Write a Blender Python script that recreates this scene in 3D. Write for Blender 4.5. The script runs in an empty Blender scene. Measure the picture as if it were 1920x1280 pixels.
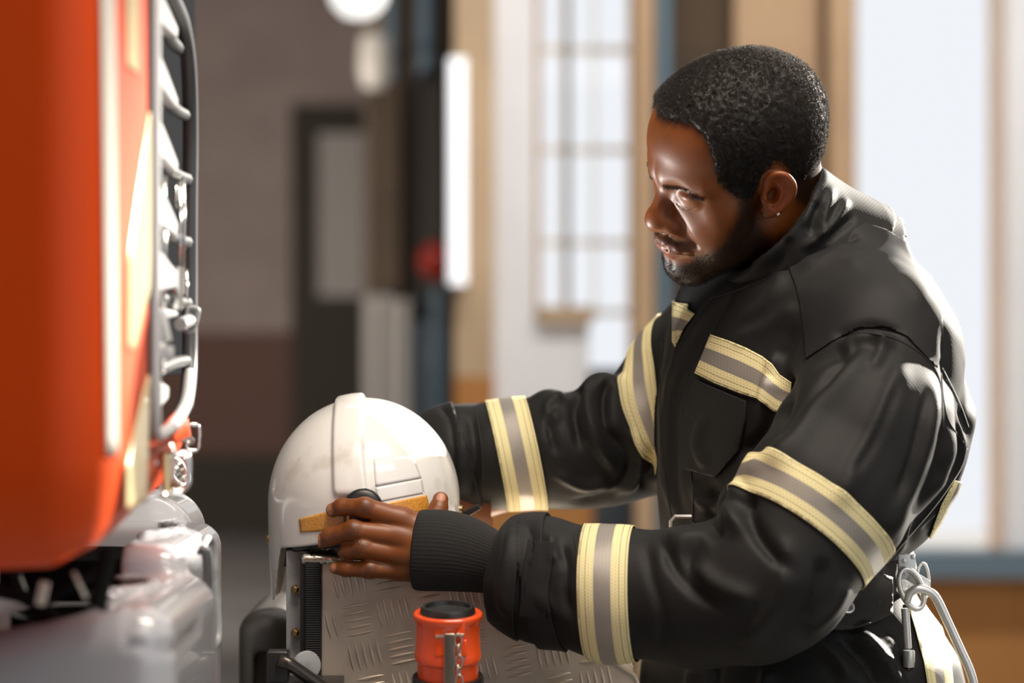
import bpy, bmesh, math, random
import numpy as np
from mathutils import Vector, Matrix

D0 = 2.55            # distance from camera to the subject plane (m)
FPX = 85.0/36.0*1920 # focal length in pixels of the 1920 frame
ZC = 1.36            # camera height
HY = 640.0           # horizon row
def W(px, py, y=0.0):
    """pixel (1920 frame) at world depth y -> world point"""
    d = D0 + y
    return np.array([(px-960.0)*d/FPX, y, ZC-(py-HY)*d/FPX])
def proj(V):
    d = V[:, 1]+D0
    return 960+V[:, 0]/d*FPX, HY-(V[:, 2]-ZC)/d*FPX
def nrm(v):
    v = np.asarray(v, float); return v/np.linalg.norm(v)
def sstep(a, b, x):
    t = np.clip((x-a)/(b-a), 0, 1); return t*t*(3-2*t)

# ---------------------------------------------------------------- noise
def _hash(i, j, k, s):
    h = (i*374761393 + j*668265263 + k*2147483647 + s*1274126177) & 0xffffffff
    h = ((h ^ (h >> 13))*1274126177) & 0xffffffff
    h = h ^ (h >> 16)
    return (h & 0xffff)/65535.0*2-1
def vnoise(P, f, seed=0):
    Q = np.asarray(P, dtype=np.float64)*f
    I = np.floor(Q).astype(np.int64); t = Q-I; t = t*t*t*(t*(t*6-15)+10)
    r = 0
    for a in (0, 1):
        for b in (0, 1):
            for c in (0, 1):
                w = (t[:, 0] if a else 1-t[:, 0])*(t[:, 1] if b else 1-t[:, 1])*(t[:, 2] if c else 1-t[:, 2])
                r = r+w*_hash(I[:, 0]+a, I[:, 1]+b, I[:, 2]+c, seed)
    return r
def fbm(P, f, o=3, seed=0):
    return sum(vnoise(P, f*2**i, seed+i*7)*0.5**i for i in range(o))

# ---------------------------------------------------------------- signed distance pieces
def ball(P, c, r): return np.linalg.norm(P-np.asarray(c), axis=1)-r
def ell(P, c, r, R=None):
    q = P-np.asarray(c)
    if R is not None: q = q@np.asarray(R)
    r = np.asarray(r, float)
    k0 = np.linalg.norm(q/r, axis=1); k1 = np.linalg.norm(q/(r*r), axis=1)+1e-9
    return k0*(k0-1)/k1
def cap(P, a, b, ra, rb=None):
    a = np.asarray(a, float); b = np.asarray(b, float)
    rb = ra if rb is None else rb
    ab = b-a; t = np.clip((P-a)@ab/(ab@ab+1e-12), 0, 1)
    return np.linalg.norm(P-a-t[:, None]*ab, axis=1)-(ra+(rb-ra)*t)
def smin(a, b, k):
    h = np.clip(k-np.abs(a-b), 0, None)/k
    return np.minimum(a, b)-h*h*k*0.25
def smax(a, b, k): return -smin(-a, -b, k)
def chain(P, pts, rad, k=0.01):
    d = None
    for i in range(len(pts)-1):
        e = cap(P, pts[i], pts[i+1], rad[i], rad[i+1])
        d = e if d is None else smin(d, e, k)
    return d
def rbox(P, c, h, r, R=None):
    q = P-np.asarray(c)
    if R is not None: q = q@np.asarray(R)
    q = np.abs(q)-(np.asarray(h)-r)
    return np.linalg.norm(np.maximum(q, 0), axis=1)+np.minimum(q.max(axis=1), 0)-r

def surf_nets(f, lo, hi, h, newton=2, band=2.2):
    """mesh the zero set of f (a function of (N,3) points) inside the box lo..hi"""
    lo = np.asarray(lo, float); hi = np.asarray(hi, float)
    S = 4
    n = np.ceil((hi-lo)/h/S).astype(int)+1
    cg = np.stack(np.meshgrid(*[np.arange(m) for m in n], indexing='ij'), -1).reshape(-1, 3)
    cc = lo+(cg*S+(S-1)/2)*h
    cf = f(cc)
    N = n*S
    F = np.repeat(np.repeat(np.repeat(cf.reshape(n), S, 0), S, 1), S, 2)
    act = cg[np.abs(cf) < S*h*band]
    off = np.stack(np.meshgrid(*[np.arange(S)]*3, indexing='ij'), -1).reshape(-1, 3)
    for s in range(0, len(act), 4000):
        idx = (act[s:s+4000, None, :]*S+off[None]).reshape(-1, 3)
        F[idx[:, 0], idx[:, 1], idx[:, 2]] = f(lo+idx*h)
    sg = F < 0
    c = [sg[a:N[0]-1+a, b:N[1]-1+b, d:N[2]-1+d] for a in (0, 1) for b in (0, 1) for d in (0, 1)]
    tot = sum(x.astype(np.int8) for x in c)
    cells = np.argwhere((tot > 0) & (tot < 8))
    vid = -np.ones(tuple(N-1), dtype=np.int64)
    vid[cells[:, 0], cells[:, 1], cells[:, 2]] = np.arange(len(cells))
    acc = np.zeros((len(cells), 3)); cnt = np.zeros(len(cells))
    cor = [(a, b, d) for a in (0, 1) for b in (0, 1) for d in (0, 1)]
    for u in cor:
        for ax in range(3):
            if u[ax]: continue
            v = list(u); v[ax] = 1
            A = F[cells[:, 0]+u[0], cells[:, 1]+u[1], cells[:, 2]+u[2]]
            B = F[cells[:, 0]+v[0], cells[:, 1]+v[1], cells[:, 2]+v[2]]
            m = (A < 0) != (B < 0)
            t = np.where(m, A/np.where(m, A-B, 1), 0)
            p = np.tile(np.array(u, float), (len(cells), 1)); p[:, ax] += t
            acc[m] += p[m]; cnt[m] += 1
    V = lo+(cells+acc/np.maximum(cnt, 1)[:, None])*h
    quads = []
    for ax in range(3):
        b, d = [(1, 2), (2, 0), (0, 1)][ax]
        sl0 = [slice(0, N[i]-1) for i in range(3)]; sl1 = list(sl0)
        sl1[ax] = slice(1, N[ax])
        s0 = sg[tuple(sl0)]; s1 = sg[tuple(sl1)]
        e = np.argwhere(s0 != s1)
        e = e[(e[:, b] > 0) & (e[:, d] > 0)]
        inside = s0[e[:, 0], e[:, 1], e[:, 2]]
        def g(db, dd):
            q = e.copy(); q[:, b] -= db; q[:, d] -= dd
            return vid[q[:, 0], q[:, 1], q[:, 2]]
        Q = np.stack([g(1, 1), g(0, 1), g(0, 0), g(1, 0)], 1)
        Q[~inside] = Q[~inside][:, ::-1]
        quads.append(Q)
    Q = np.concatenate(quads)
    Q = Q[(Q >= 0).all(1)]
    for _ in range(newton):
        G, fv = grad(f, V, h*0.5)
        g2 = (G*G).sum(1)+1e-9
        st = G*(fv/g2)[:, None]
        l = np.linalg.norm(st, axis=1); st *= np.minimum(1, h*0.7/(l+1e-12))[:, None]
        V = V-st
    return V, Q
def grad(f, V, e):
    fv = f(V); G = np.zeros_like(V)
    for i in range(3):
        d = np.zeros(3); d[i] = e
        G[:, i] = (f(V+d)-f(V-d))/(2*e)
    return G, fv
def normals(V, Q):
    a = V[Q[:, 2]]-V[Q[:, 0]]; b = V[Q[:, 3]]-V[Q[:, 1]]
    n = np.cross(a, b); N = np.zeros_like(V)
    for i in range(4): np.add.at(N, Q[:, i], n)
    return N/(np.linalg.norm(N, axis=1)[:, None]+1e-12)
def relax(V, Q, it=1, lam=0.5):
    for _ in range(it):
        S = np.zeros_like(V); c = np.zeros(len(V))
        for i in range(4):
            j = Q[:, (i+1) % 4]; k = Q[:, i]
            np.add.at(S, k, V[j]); np.add.at(S, j, V[k]); np.add.at(c, k, 1); np.add.at(c, j, 1)
        V = V+lam*(S/np.maximum(c, 1)[:, None]-V)
    return V

# ---------------------------------------------------------------- objects
def col(): return bpy.context.scene.collection
def mk(name, V, Fc, mat=None, parent=None, smooth=True, attrs=None, origin=None):
    """one mesh object from world-space vertices"""
    V = np.asarray(V, dtype=float)
    me = bpy.data.meshes.new(name)
    if origin is None:
        if parent is not None: origin = (V.min(0)+V.max(0))/2
        else:
            origin = (V.min(0)+V.max(0))/2; origin[2] = V[:, 2].min()
    origin = np.asarray(origin, float)
    Vl = V-origin
    if isinstance(Fc, np.ndarray) and len(Fc):
        k = Fc.shape[1]
        me.vertices.add(len(Vl)); me.vertices.foreach_set('co', Vl.astype(np.float32).ravel())
        me.loops.add(len(Fc)*k); me.loops.foreach_set('vertex_index', Fc.astype(np.int32).ravel())
        me.polygons.add(len(Fc)); me.polygons.foreach_set('loop_start', (np.arange(len(Fc))*k).astype(np.int32))
        me.polygons.foreach_set('loop_total', np.full(len(Fc), k, np.int32))
        me.update(calc_edges=True); me.validate()
    else:
        me.from_pydata([tuple(v) for v in Vl], [], [tuple(int(i) for i in f) for f in Fc])
    me.polygons.foreach_set('use_smooth', [bool(smooth)]*len(me.polygons))
    for k, a in (attrs or {}).items():
        a = np.asarray(a, np.float32)
        if a.ndim == 1:
            at = me.attributes.new(k, 'FLOAT', 'POINT'); at.data.foreach_set('value', a)
        else:
            at = me.attributes.new(k, 'FLOAT_COLOR', 'POINT')
            at.data.foreach_set('color', np.concatenate([a, np.ones((len(a), 1))], 1).astype(np.float32).ravel())
    if mat: me.materials.append(mat)
    o = bpy.data.objects.new(name, me); col().objects.link(o)
    place(o, origin, parent)
    return o
def world_loc(o):
    l = Vector(o.location)
    while o.parent: o = o.parent; l = l+Vector(o.location)
    return l
def place(o, origin, parent=None):
    if parent is None: o.location = origin
    else:
        o.parent = parent
        o.location = Vector(origin)-world_loc(parent)
def empty(name, loc):
    o = bpy.data.objects.new(name, None); col().objects.link(o); o.location = loc
    o.empty_display_size = 0.05; return o
def tag(o, label=None, cat=None, group=None, kind=None):
    if label: o['label'] = label
    if cat: o['category'] = cat
    if group: o['group'] = group
    if kind: o['kind'] = kind
    return o
class MB:
    """collects faces of one mesh"""
    def __init__(s): s.V = []; s.F = []
    def add(s, V, F):
        n = len(s.V); s.V += [tuple(v) for v in V]; s.F += [tuple(int(i)+n for i in f) for f in F]; return s
    def box(s, c, h, R=None, bev=0.0):
        bm = bmesh.new(); bmesh.ops.create_cube(bm, size=1)
        for v in bm.verts: v.co = Vector((v.co.x*2*h[0], v.co.y*2*h[1], v.co.z*2*h[2]))
        if bev > 0: bmesh.ops.bevel(bm, geom=bm.edges[:], offset=bev, segments=3, affect='EDGES', profile=0.6)
        R = np.eye(3) if R is None else np.asarray(R)
        bm.verts.index_update()
        V = [R@np.array(v.co)+np.asarray(c) for v in bm.verts]
        F = [[v.index for v in f.verts] for f in bm.faces]; bm.free()
        return s.add(V, F)
    def tube(s, pts, r, n=12, closed=False, caps=True):
        pts = np.asarray(pts, float); m = len(pts)
        r = np.full(m, r) if np.isscalar(r) else np.asarray(r)
        T = np.zeros_like(pts)
        for i in range(m):
            a = pts[(i-1) % m] if (closed or i > 0) else pts[i]
            b = pts[(i+1) % m] if (closed or i < m-1) else pts[i]
            T[i] = nrm(b-a)
        u = np.cross(T[0], [0, 0, 1.0]);
        if np.linalg.norm(u) < 1e-3: u = np.cross(T[0], [0, 1.0, 0])
        u = nrm(u); V = []
        for i in range(m):
            u = nrm(u-T[i]*(u@T[i])); w = np.cross(T[i], u)
            for k in range(n):
                a = 2*math.pi*k/n
                V.append(pts[i]+r[i]*(math.cos(a)*u+math.sin(a)*w))
        F = []
        for i in range(m if closed else m-1):
            j = (i+1) % m
            for k in range(n):
                F.append((i*n+k, i*n+(k+1) % n, j*n+(k+1) % n, j*n+k))
        if caps and not closed:
            F.append(tuple(range(n))[::-1]); F.append(tuple((m-1)*n+k for k in range(n)))
        return s.add(V, F)
    def lathe(s, prof, c, axis=(0, 0, 1), n=48, x=None, arc=None):
        """prof: (radius, height) pairs around axis through c"""
        ax = nrm(axis); u = np.cross(ax, [0, 1, 0]) if x is None else np.asarray(x, float)
        if np.linalg.norm(u) < 1e-3: u = np.array([1.0, 0, 0])
        u = nrm(u-ax*(u@ax)); w = np.cross(ax, u); V = []; F = []; m = len(prof)
        for (r, z) in prof:
            for k in range(n):
                a = 2*math.pi*k/n
                V.append(np.asarray(c)+ax*z+r*(math.cos(a)*u+math.sin(a)*w))
        for i in range(m-1):
            for k in range(n):
                F.append((i*n+k, i*n+(k+1) % n, (i+1)*n+(k+1) % n, (i+1)*n+k))
        if prof[0][0] > 1e-6: F.append(tuple(range(n))[::-1])
        if prof[-1][0] > 1e-6: F.append(tuple((m-1)*n+k for k in range(n)))
        return s.add(V, F)
    def prism(s, poly, lo, hi, ax=1):
        """polygon in the two other axes extruded along ax"""
        n = len(poly); V = []
        for t in (lo, hi):
            for p in poly:
                q = list(p); q.insert(ax, t); V.append(q)
        F = [tuple(range(n)), tuple(range(2*n-1, n-1, -1))]
        for k in range(n): F.append((k, n+k, n+(k+1) % n, (k+1) % n))
        return s.add(V, F)
    def build(s, name, mat=None, parent=None, smooth=True, bevel=0, sharp=35, origin=None, solid=0, sub=0):
        o = mk(name, s.V, s.F, mat, parent, smooth, origin=origin)
        bm = bmesh.new(); bm.from_mesh(o.data); bmesh.ops.recalc_face_normals(bm, faces=bm.faces[:])
        if smooth and sharp:
            for e in bm.edges:
                if len(e.link_faces) == 2 and e.calc_face_angle(0) > math.radians(sharp): e.smooth = False
        bm.to_mesh(o.data); bm.free()
        if solid: m = o.modifiers.new('s', 'SOLIDIFY'); m.thickness = solid; m.offset = 0
        if bevel:
            m = o.modifiers.new('b', 'BEVEL'); m.width = bevel; m.segments = 3; m.limit_method = 'ANGLE'; m.harden_normals = False
        if sub: m = o.modifiers.new('u', 'SUBSURF'); m.levels = sub; m.render_levels = sub
        return o
def bez(pts, n=24):
    """smooth Catmull-Rom curve through pts"""
    P = [np.asarray(p, float) for p in pts]; P = [2*P[0]-P[1]]+P+[2*P[-1]-P[-2]]; out = []
    m = len(P)-3
    for i in range(m):
        for k in range(n//m+1):
            t = k/(n//m+1)
            a, b, c, d = P[i:i+4]
            out.append(0.5*((2*b)+(-a+c)*t+(2*a-5*b+4*c-d)*t*t+(-a+3*b-3*c+d)*t**3))
    out.append(P[-2]); return np.array(out)

# ---------------------------------------------------------------- materials
def srgb(r, g, b):
    f = lambda c: ((c/255+0.055)/1.055)**2.4 if c/255 > 0.04045 else c/255/12.92
    return (f(r), f(g), f(b), 1)
def mat(name, color=(.5, .5, .5, 1), rough=.5, metal=0, spec=.5, coat=0, sheen=0, bump=None, vary=None,
        trans=0, emit=None, strength=0, alpha=1, sss=0):
    """bump=(scale,strength,detail)  vary=(scale, color2, lo, hi)"""
    m = bpy.data.materials.new(name); m.use_nodes = True; nt = m.node_tree; b = nt.nodes['Principled BSDF']
    b.inputs['Base Color'].default_value = color; b.inputs['Roughness'].default_value = rough
    b.inputs['Metallic'].default_value = metal; b.inputs['Specular IOR Level'].default_value = spec
    b.inputs['Coat Weight'].default_value = coat; b.inputs['Coat Roughness'].default_value = .05
    b.inputs['Sheen Weight'].default_value = sheen; b.inputs['Transmission Weight'].default_value = trans
    b.inputs['Alpha'].default_value = alpha
    if emit: b.inputs['Emission Color'].default_value = emit; b.inputs['Emission Strength'].default_value = strength
    if sss:
        b.inputs['Subsurface Weight'].default_value = sss; b.inputs['Subsurface Radius'].default_value = (1, .3, .15)
        b.inputs['Subsurface Scale'].default_value = .006
    tc = nt.nodes.new('ShaderNodeTexCoord')
    if vary:
        n = nt.nodes.new('ShaderNodeTexNoise'); n.inputs['Scale'].default_value = vary[0]; n.inputs['Detail'].default_value = 5
        r = nt.nodes.new('ShaderNodeMapRange'); r.inputs[1].default_value = vary[2]; r.inputs[2].default_value = vary[3]
        x = nt.nodes.new('ShaderNodeMix'); x.data_type = 'RGBA'
        x.inputs[6].default_value = color; x.inputs[7].default_value = vary[1]
        nt.links.new(tc.outputs['Object'], n.inputs['Vector']); nt.links.new(n.outputs['Fac'], r.inputs[0])
        nt.links.new(r.outputs[0], x.inputs[0]); nt.links.new(x.outputs[2], b.inputs['Base Color'])
    if bump:
        n = nt.nodes.new('ShaderNodeTexNoise'); n.inputs['Scale'].default_value = bump[0]
        n.inputs['Detail'].default_value = bump[2] if len(bump) > 2 else 3
        u = nt.nodes.new('ShaderNodeBump'); u.inputs['Strength'].default_value = bump[1]; u.inputs['Distance'].default_value = .001
        nt.links.new(tc.outputs['Object'], n.inputs['Vector']); nt.links.new(n.outputs['Fac'], u.inputs['Height'])
        nt.links.new(u.outputs[0], b.inputs['Normal'])
    return m
class NT:
    """short node-graph writer"""
    def __init__(s, m): s.nt = m.node_tree; s.b = s.nt.nodes['Principled BSDF']
    def n(s, t, **k):
        x = s.nt.nodes.new('ShaderNode'+t)
        for a, v in k.items(): setattr(x, a, v)
        return x
    def l(s, a, b): s.nt.links.new(a, b)
    def math(s, op, a, b=None, c=None):
        x = s.n('Math', operation=op)
        for i, v in enumerate((a, b, c)):
            if v is None: continue
            if isinstance(v, (int, float)): x.inputs[i].default_value = v
            else: s.l(v, x.inputs[i])
        return x.outputs[0]
    def mix(s, f, a, b):
        x = s.n('Mix', data_type='RGBA')
        for i, v in ((0, f), (6, a), (7, b)):
            if isinstance(v, (int, float, tuple)): x.inputs[i].default_value = v
            else: s.l(v, x.inputs[i])
        return x.outputs[2]
    def attr(s, name):
        x = s.n('Attribute'); x.attribute_name = name; return x
# ================================================================ PERSON: head frame
YAW, PITCH = math.radians(20), math.radians(20)
HS = .99
H0 = W(1383, 294, 0.0)
cy_, sy_, cp_, sp_ = math.cos(YAW), math.sin(YAW), math.cos(PITCH), math.sin(PITCH)
HF = np.array([-cy_*cp_, -sy_*cp_, -sp_]); HL = np.array([sy_, -cy_, 0.0])
ROLL = math.radians(-26)
HU = np.cross(HF, HL)
HL, HU = HL*math.cos(ROLL)+HU*math.sin(ROLL), HU*math.cos(ROLL)-HL*math.sin(ROLL)
HR = np.stack([HF, HL, HU], 1)
def to_head(P): return (P-H0)@HR/HS
def from_head(Q): return np.asarray(Q)*HS@HR.T+H0

HELIX = bez([(.002, .004, .001, .0026), (-.001, .018, .003, .0034), (.006, .0295, .006, .0036), (.018, .0295, .008, .0036), (.0275, .018, .009, .0036),
             (.0295, .003, .008, .0033), (.0245, -.012, .005, .0033), (.015, -.024, .002, .0046), (.006, -.028, .0015, .0050), (.000, -.022, .000, .0035)], 30)
ANTI = bez([(.009, .020, .003, .0020), (.017, .012, .0035, .0026), (.0185, .000, .0035, .0028), (.014, -.012, .003, .0028), (.008, -.016, .002, .002)], 14)
def head_sdf(p):
    """local head frame: x forward, y to the person's left, z up"""
    q = p.copy(); q[:, 1] = np.abs(q[:, 1])
    d = ell(p, (-.006, 0, .036), (.090, .0745, .073))
    d = smin(d, ell(p, (-.030, 0, .018), (.062, .066, .066)), .03)
    d = smin(d, ell(p, (.032, 0, .030), (.062, .062, .058)), .03)
    d = smin(d, ell(p, (.034, 0, -.035), (.050, .054, .078)), .03)
    d = smin(d, cap(q, (.000, .045, -.062), (.070, .016, -.100), .021, .019), .022)
    d = smin(d, ball(p, (.079, 0, -.103), .0185), .018)
    d = smin(d, ball(q, (.050, .044, -.026), .025), .02)
    d = smin(d, ball(q, (.052, .032, -.056), .028), .02)
    d = smin(d, ell(p, (.066, 0, -.066), (.034, .030, .032)), .018)
    d = smin(d, cap(q, (.0855, .008, .0125), (.068, .048, .0075), .0120, .0085), .016)
    # eye sockets, lids
    d = smax(d, -ball(q, (.1005, .033, -.003), .0125), .014)
    d = smin(d, cap(q, (.076, .020, -.020), (.070, .030, -.040), .0125), .016)
    qe = q+np.array([0, 0, .0055])
    eye = ell(qe, (.0735, .0325, -.003), (.0135, .0165, .0125))
    lid = smin(eye, ell(qe, (.0745, .0330, .003), (.0145, .0165, .0085)), .004)
    d = smin(d, lid, .0035)
    d = smax(d, -chain(qe, [(.0895, .0225, -.0085), (.0905, .029, -.0108), (.0885, .038, -.0105), (.082, .046, -.006)], [.0003, .0011, .0012, .0005], .001), .0016)
    d = smax(d, -chain(qe, [(.090, .019, .008), (.0915, .030, .0105), (.085, .043, .008)], [.0005, .0010, .0005], .001), .0022)
    # nose
    n = cap(p, (.084, 0, .004), (.1005, 0, -.030), .0078, .0105)
    n = smin(n, ell(p, (.1035, 0, -.0385), (.0135, .0150, .0130)), .008)
    n = smin(n, ell(q, (.0905, .0170, -.0440), (.0135, .0085, .0100)), .009)
    n = smin(n, cap(p, (.100, 0, -.047), (.090, 0, -.052), .0045), .005)
    d = smin(d, n, .009)
    d = smax(d, -cap(q, (.0965, .0080, -.0565), (.094, .0080, -.0520), .0018), .003)
    # crease beside the nose wing
    d = smax(d, -chain(q, [(.094, .0275, -.034), (.088, .033, -.050), (.082, .037, -.062)], [.0010, .0014, .0008], .001), .010)
    # lips
    ql = q-np.array([0, 0, .0055])
    up = chain(ql, [(.0995, .0, -.0700), (.0982, .006, -.0688), (.0930, .020, -.0738), (.0845, .0290, -.0782)], [.0058, .0062, .0050, .0024], .004)
    lo = chain(ql, [(.0965, .0, -.0802), (.0950, .010, -.0800), (.0850, .0265, -.0788)], [.0070, .0067, .0030], .004)
    fil = chain(ql, [(.0978, 0, -.0758), (.0948, .012, -.0762), (.0852, .0270, -.0786)], [.0060, .0057, .0032])
    d = smin(d, smin(smin(up, lo, .0022), fil, .002), .0040)
    d = smax(d, -chain(ql, [(.1050, 0, -.0758), (.1018, .012, -.0762), (.0893, .0290, -.0790), (.082, .033, -.0795)], [.0009, .0009, .0010, .0006], .0006), .0015)
    d = smax(d, -ball(p, (.105, 0, -.0915), .006), .010)
    # ears
    s = np.sign(p[:, 1]); e = (q-np.array([.008, .0735, -.008]))/.83
    a = math.radians(24)                       # ear stands off the head towards the back
    u = (-e[:, 0]*math.cos(a)+e[:, 1]*math.sin(a)+.004)/1.12; v = e[:, 2]+.003; w = e[:, 0]*math.sin(a)+e[:, 1]*math.cos(a)
    t = math.radians(10)
    u, v = u*math.cos(t)-v*math.sin(t), u*math.sin(t)+v*math.cos(t)
    E = np.stack([u, v, w], 1)
    ear = smax(ell(E, (.012, .0, .0), (.0175, .030, .012)), -ell(E, (.011, .001, .012), (.0125, .0235, .0115)), .003)
    helix = chain(E, HELIX[:, :3], HELIX[:, 3], .002)
    anti = chain(E, ANTI[:, :3], ANTI[:, 3], .002)
    trag = cap(E, (-.001, -.006, .001), (.0025, -.004, .005), .0046, .0032)
    ear = smin(smin(smin(ear, helix, .004), anti, .0035), trag, .004)
    ear = smax(ear, -ell(E, (.0075, -.002, .002), (.0068, .0105, .0110)), .003)
    return smin(d, ear*.83, .005)

N1 = W(1515, 530, .09); N0 = from_head([(-.035, 0, -.055)])[0]
def neck_sdf(P):
    return smin(cap(P, N0, N1, .060, .062), cap(P, N1, W(1505, 760, .1), .06, .09), .05)
def f_head(P):
    return smin(head_sdf(to_head(P))*HS, neck_sdf(P), .022)

# hair and beard masks in head space (1 = hair)
def hair_mask(p):
    x, y, z = p[:, 0], np.abs(p[:, 1]), p[:, 2]
    n = 0.0025*vnoise(p, 160, 3)
    # height of the hairline as a function of x: nape, over the ear, temple, forehead
    line = np.interp(x+n, [-.12, -.085, -.045, -.030, -.018, -.004, .012, .022, .032, .046, .060, .0625, .068, .080, .10],
                     [-.052, -.055, -.056, -.040, .006, .021, .016, -.020, -.018, -.006, .014, .0640, .0760, .0750, .0700])
    return z-line+n
def beard_mask(p):
    x, y, z = p[:, 0], np.abs(p[:, 1]), p[:, 2]
    n = 0.003*vnoise(p, 140, 5)
    front = np.interp(z+n, [-.13, -.11, -.098, -.088, -.075, -.055, -.03, 0, .012], [.12, .12, .109, .092, .078, .062, .049, .040, .032])
    back = np.interp(z, [-.13, -.10, -.075, -.05, -.02, .02], [.000, -.004, .004, .014, .020, .021])
    m = np.minimum(front-x, x-back)
    # moustache
    mus = np.minimum(.0045-np.abs(z+.0585+.25*np.maximum(y-.010, 0))+n, .030-y)
    mus = np.where(x > .075, mus, -1)
    gap = np.where((np.abs(p[:, 1]) < .028) & (z > -.086) & (x > .07), -1, m)
    return np.maximum(gap, mus*.8)

V, Q = surf_nets(f_head, from_head([(0, 0, 0)])[0]-np.array([.20, .17, .27]), from_head([(0, 0, 0)])[0]+np.array([.17, .19, .17]), .00150, newton=3)
keep = (V[Q].mean(1)[:, 2] > W(0, 560, 0)[2]-.03)
HV, HQ = V, Q
hp = to_head(HV)

# ---------------------------------------------------------------- near (left) hand
def hand_parts(T):
    """T maps (px, py, y) to the world"""
    fingers = {
        'i': ([(752, 974, -.052), (684, 951, -.060), (641, 950, -.052), (624, 956, -.045)], [.0128, .0098, .0086, .0074]),
        'm': ([(746, 1005, -.056), (663, 994, -.063), (620, 1006, -.055), (602, 1014, -.048)], [.0130, .0102, .0088, .0076]),
        'r': ([(745, 1037, -.055), (680, 1027, -.063), (655, 1031, -.056), (646, 1034, -.040)], [.0125, .0100, .0090, .0078]),
        'p': ([(748, 1067, -.050), (693, 1067, -.060), (650, 1066, -.054), (630, 1064, -.050)], [.0112, .0088, .0078, .0068]),
    }
    return fingers
def f_hand(P, T=W, mir=False):
    F = hand_parts(T); wr = T(806, 1030, -.045)
    d = None
    for k, (pt, r) in F.items():
        w3 = [T(*p) for p in pt]
        e = chain(P, w3, r, .004)
        e = smin(e, ball(P, w3[1]+np.array([0, -.0004, 0]), r[1]+.0001), .004)   # knuckle swell
        # metacarpal
        off = {'i': (808, 1000), 'm': (812, 1020), 'r': (812, 1040), 'p': (806, 1062)}[k]
        mc = cap(P, w3[0]+np.array([0, .002, 0]), T(off[0], off[1], -.046), r[0], .0165)
        e = smin(e, mc, .006)
        d = e if d is None else smin(d, e, .003)
    d = smin(d, cap(P, T(760, 1025, -.040), T(815, 1030, -.036), .016, .020), .018)
    th = chain(P, [T(826, 936, -.020), T(822, 955, -.026), T(806, 985, -.032), T(822, 1020, -.038)], [.0082, .0090, .0125, .018], .006)
    d = smin(d, th, .010)
    fa = cap(P, wr, T(960, 1060, -.07), .027, .036)
    return smin(d, fa, .02)
lo = np.minimum(W(590, 1130, -.09), W(590, 900, -.09)); hi = W(930, 900, .02); lo[1] = -.10; hi[1] = .03
AV, AQ = surf_nets(f_hand, lo, hi+np.array([0, 0, .01]), .0012)
def T2(px, py, y):   # right hand on the far side of the helmet
    return W(px+15, py-95, .215-(y+.045)*.9+.004)
def f_hand2(P): return f_hand(P, T2)
c2 = T2(700, 1010, -.05)
BV, BQ = surf_nets(f_hand2, c2-np.array([.09, .06, .09]), c2+np.array([.12, .07, .09]), .0025, newton=1)
# hidden body inside the clothes
def f_core(P):
    d = cap(P, W(1500, 660, .09), W(1480, 1080, .09), .095, .100)
    d = smin(d, cap(P, W(1620, 660, -.03), W(1410, 650, .22), .052), .03)
    d = smin(d, chain(P, [W(1655, 660, -.07), W(1470, 1080, -.165), W(960, 1060, -.07)], [.05, .045, .034]), .03)
    d = smin(d, chain(P, [W(1345, 645, .26), W(1195, 820, .24), W(830, 935, .25)], [.05, .045, .034]), .03)
    d = smin(d, neck_sdf(P), .03)
    return d
CV, CQ = surf_nets(f_core, W(800, 1200, 0)*[1, 0, 1]+[0, -.3, 0], W(1800, 480, 0)*[1, 0, 1]+[0, .45, 0], .008, newton=1)

# skin colour (pigment only)
def skin_cols(Vh, hp=None):
    base = np.array(srgb(120, 64, 19)[:3]); dark = np.array(srgb(72, 37, 14)[:3])
    t = sstep(-.4, .9, fbm(Vh, 35, 3, 11))[:, None]
    c = base*(1-.25*t)+dark*.25*t
    return c
c1 = skin_cols(HV)
lipd = np.minimum(chain(np.stack([hp[:, 0], np.abs(hp[:, 1]), hp[:, 2]-.0055], 1), [(.1000, 0, -.0712), (.0930, .019, -.0745), (.0860, .0265, -.0778)], [.0052, .0042, .001]),
                  chain(np.stack([hp[:, 0], np.abs(hp[:, 1]), hp[:, 2]-.0055], 1), [(.0965, 0, -.0812), (.0950, .010, -.0810), (.0865, .0245, -.0785)], [.0074, .0068, .0015]))
lip = (1-sstep(-.0003, .0012, lipd))[:, None]
c1 = c1*(1-lip)+np.array(srgb(118, 60, 42)[:3])*lip
stub = np.clip(sstep(-.008, .010, np.maximum(beard_mask(hp), np.minimum(hair_mask(hp), .1-hp[:, 0]))), 0, 1)[:, None]
earm = (ell(np.stack([hp[:, 0], np.abs(hp[:, 1]), hp[:, 2]], 1), (-.002, .083, -.010), (.021, .018, .033)) < 0)[:, None]
stub = stub*(~earm)
c1 = c1*(1-.85*stub)+np.array(srgb(24, 18, 15)[:3])*.85*stub
earred = sstep(.004, -.008, ell(np.stack([hp[:, 0], np.abs(hp[:, 1]), hp[:, 2]], 1), (-.002, .083, -.010), (.020, .016, .028)))[:, None]
c1 = c1*(1-.35*earred)+np.array(srgb(160, 70, 30)[:3])*.35*earred
c2c = skin_cols(AV)
for (px, py, y) in [(617, 956, -.052), (595, 1013, -.054), (622, 1063, -.056)]:
    t = (1-sstep(.0035, .0062, np.linalg.norm((AV-W(px, py, y))*[1.1, .9, .75], axis=1)))[:, None]
    c2c = c2c*(1-t)+np.array(srgb(176, 118, 84)[:3])*t
for (px, py) in [(684, 950), (662, 993), (677, 1024), (693, 1066), (641, 950), (620, 1005)]:
    t = .65*(1-sstep(.003, .011, np.linalg.norm(AV-W(px, py, -.07), axis=1)))[:, None]
    c2c = c2c*(1-t)+np.array(srgb(62, 34, 22)[:3])*t
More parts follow.
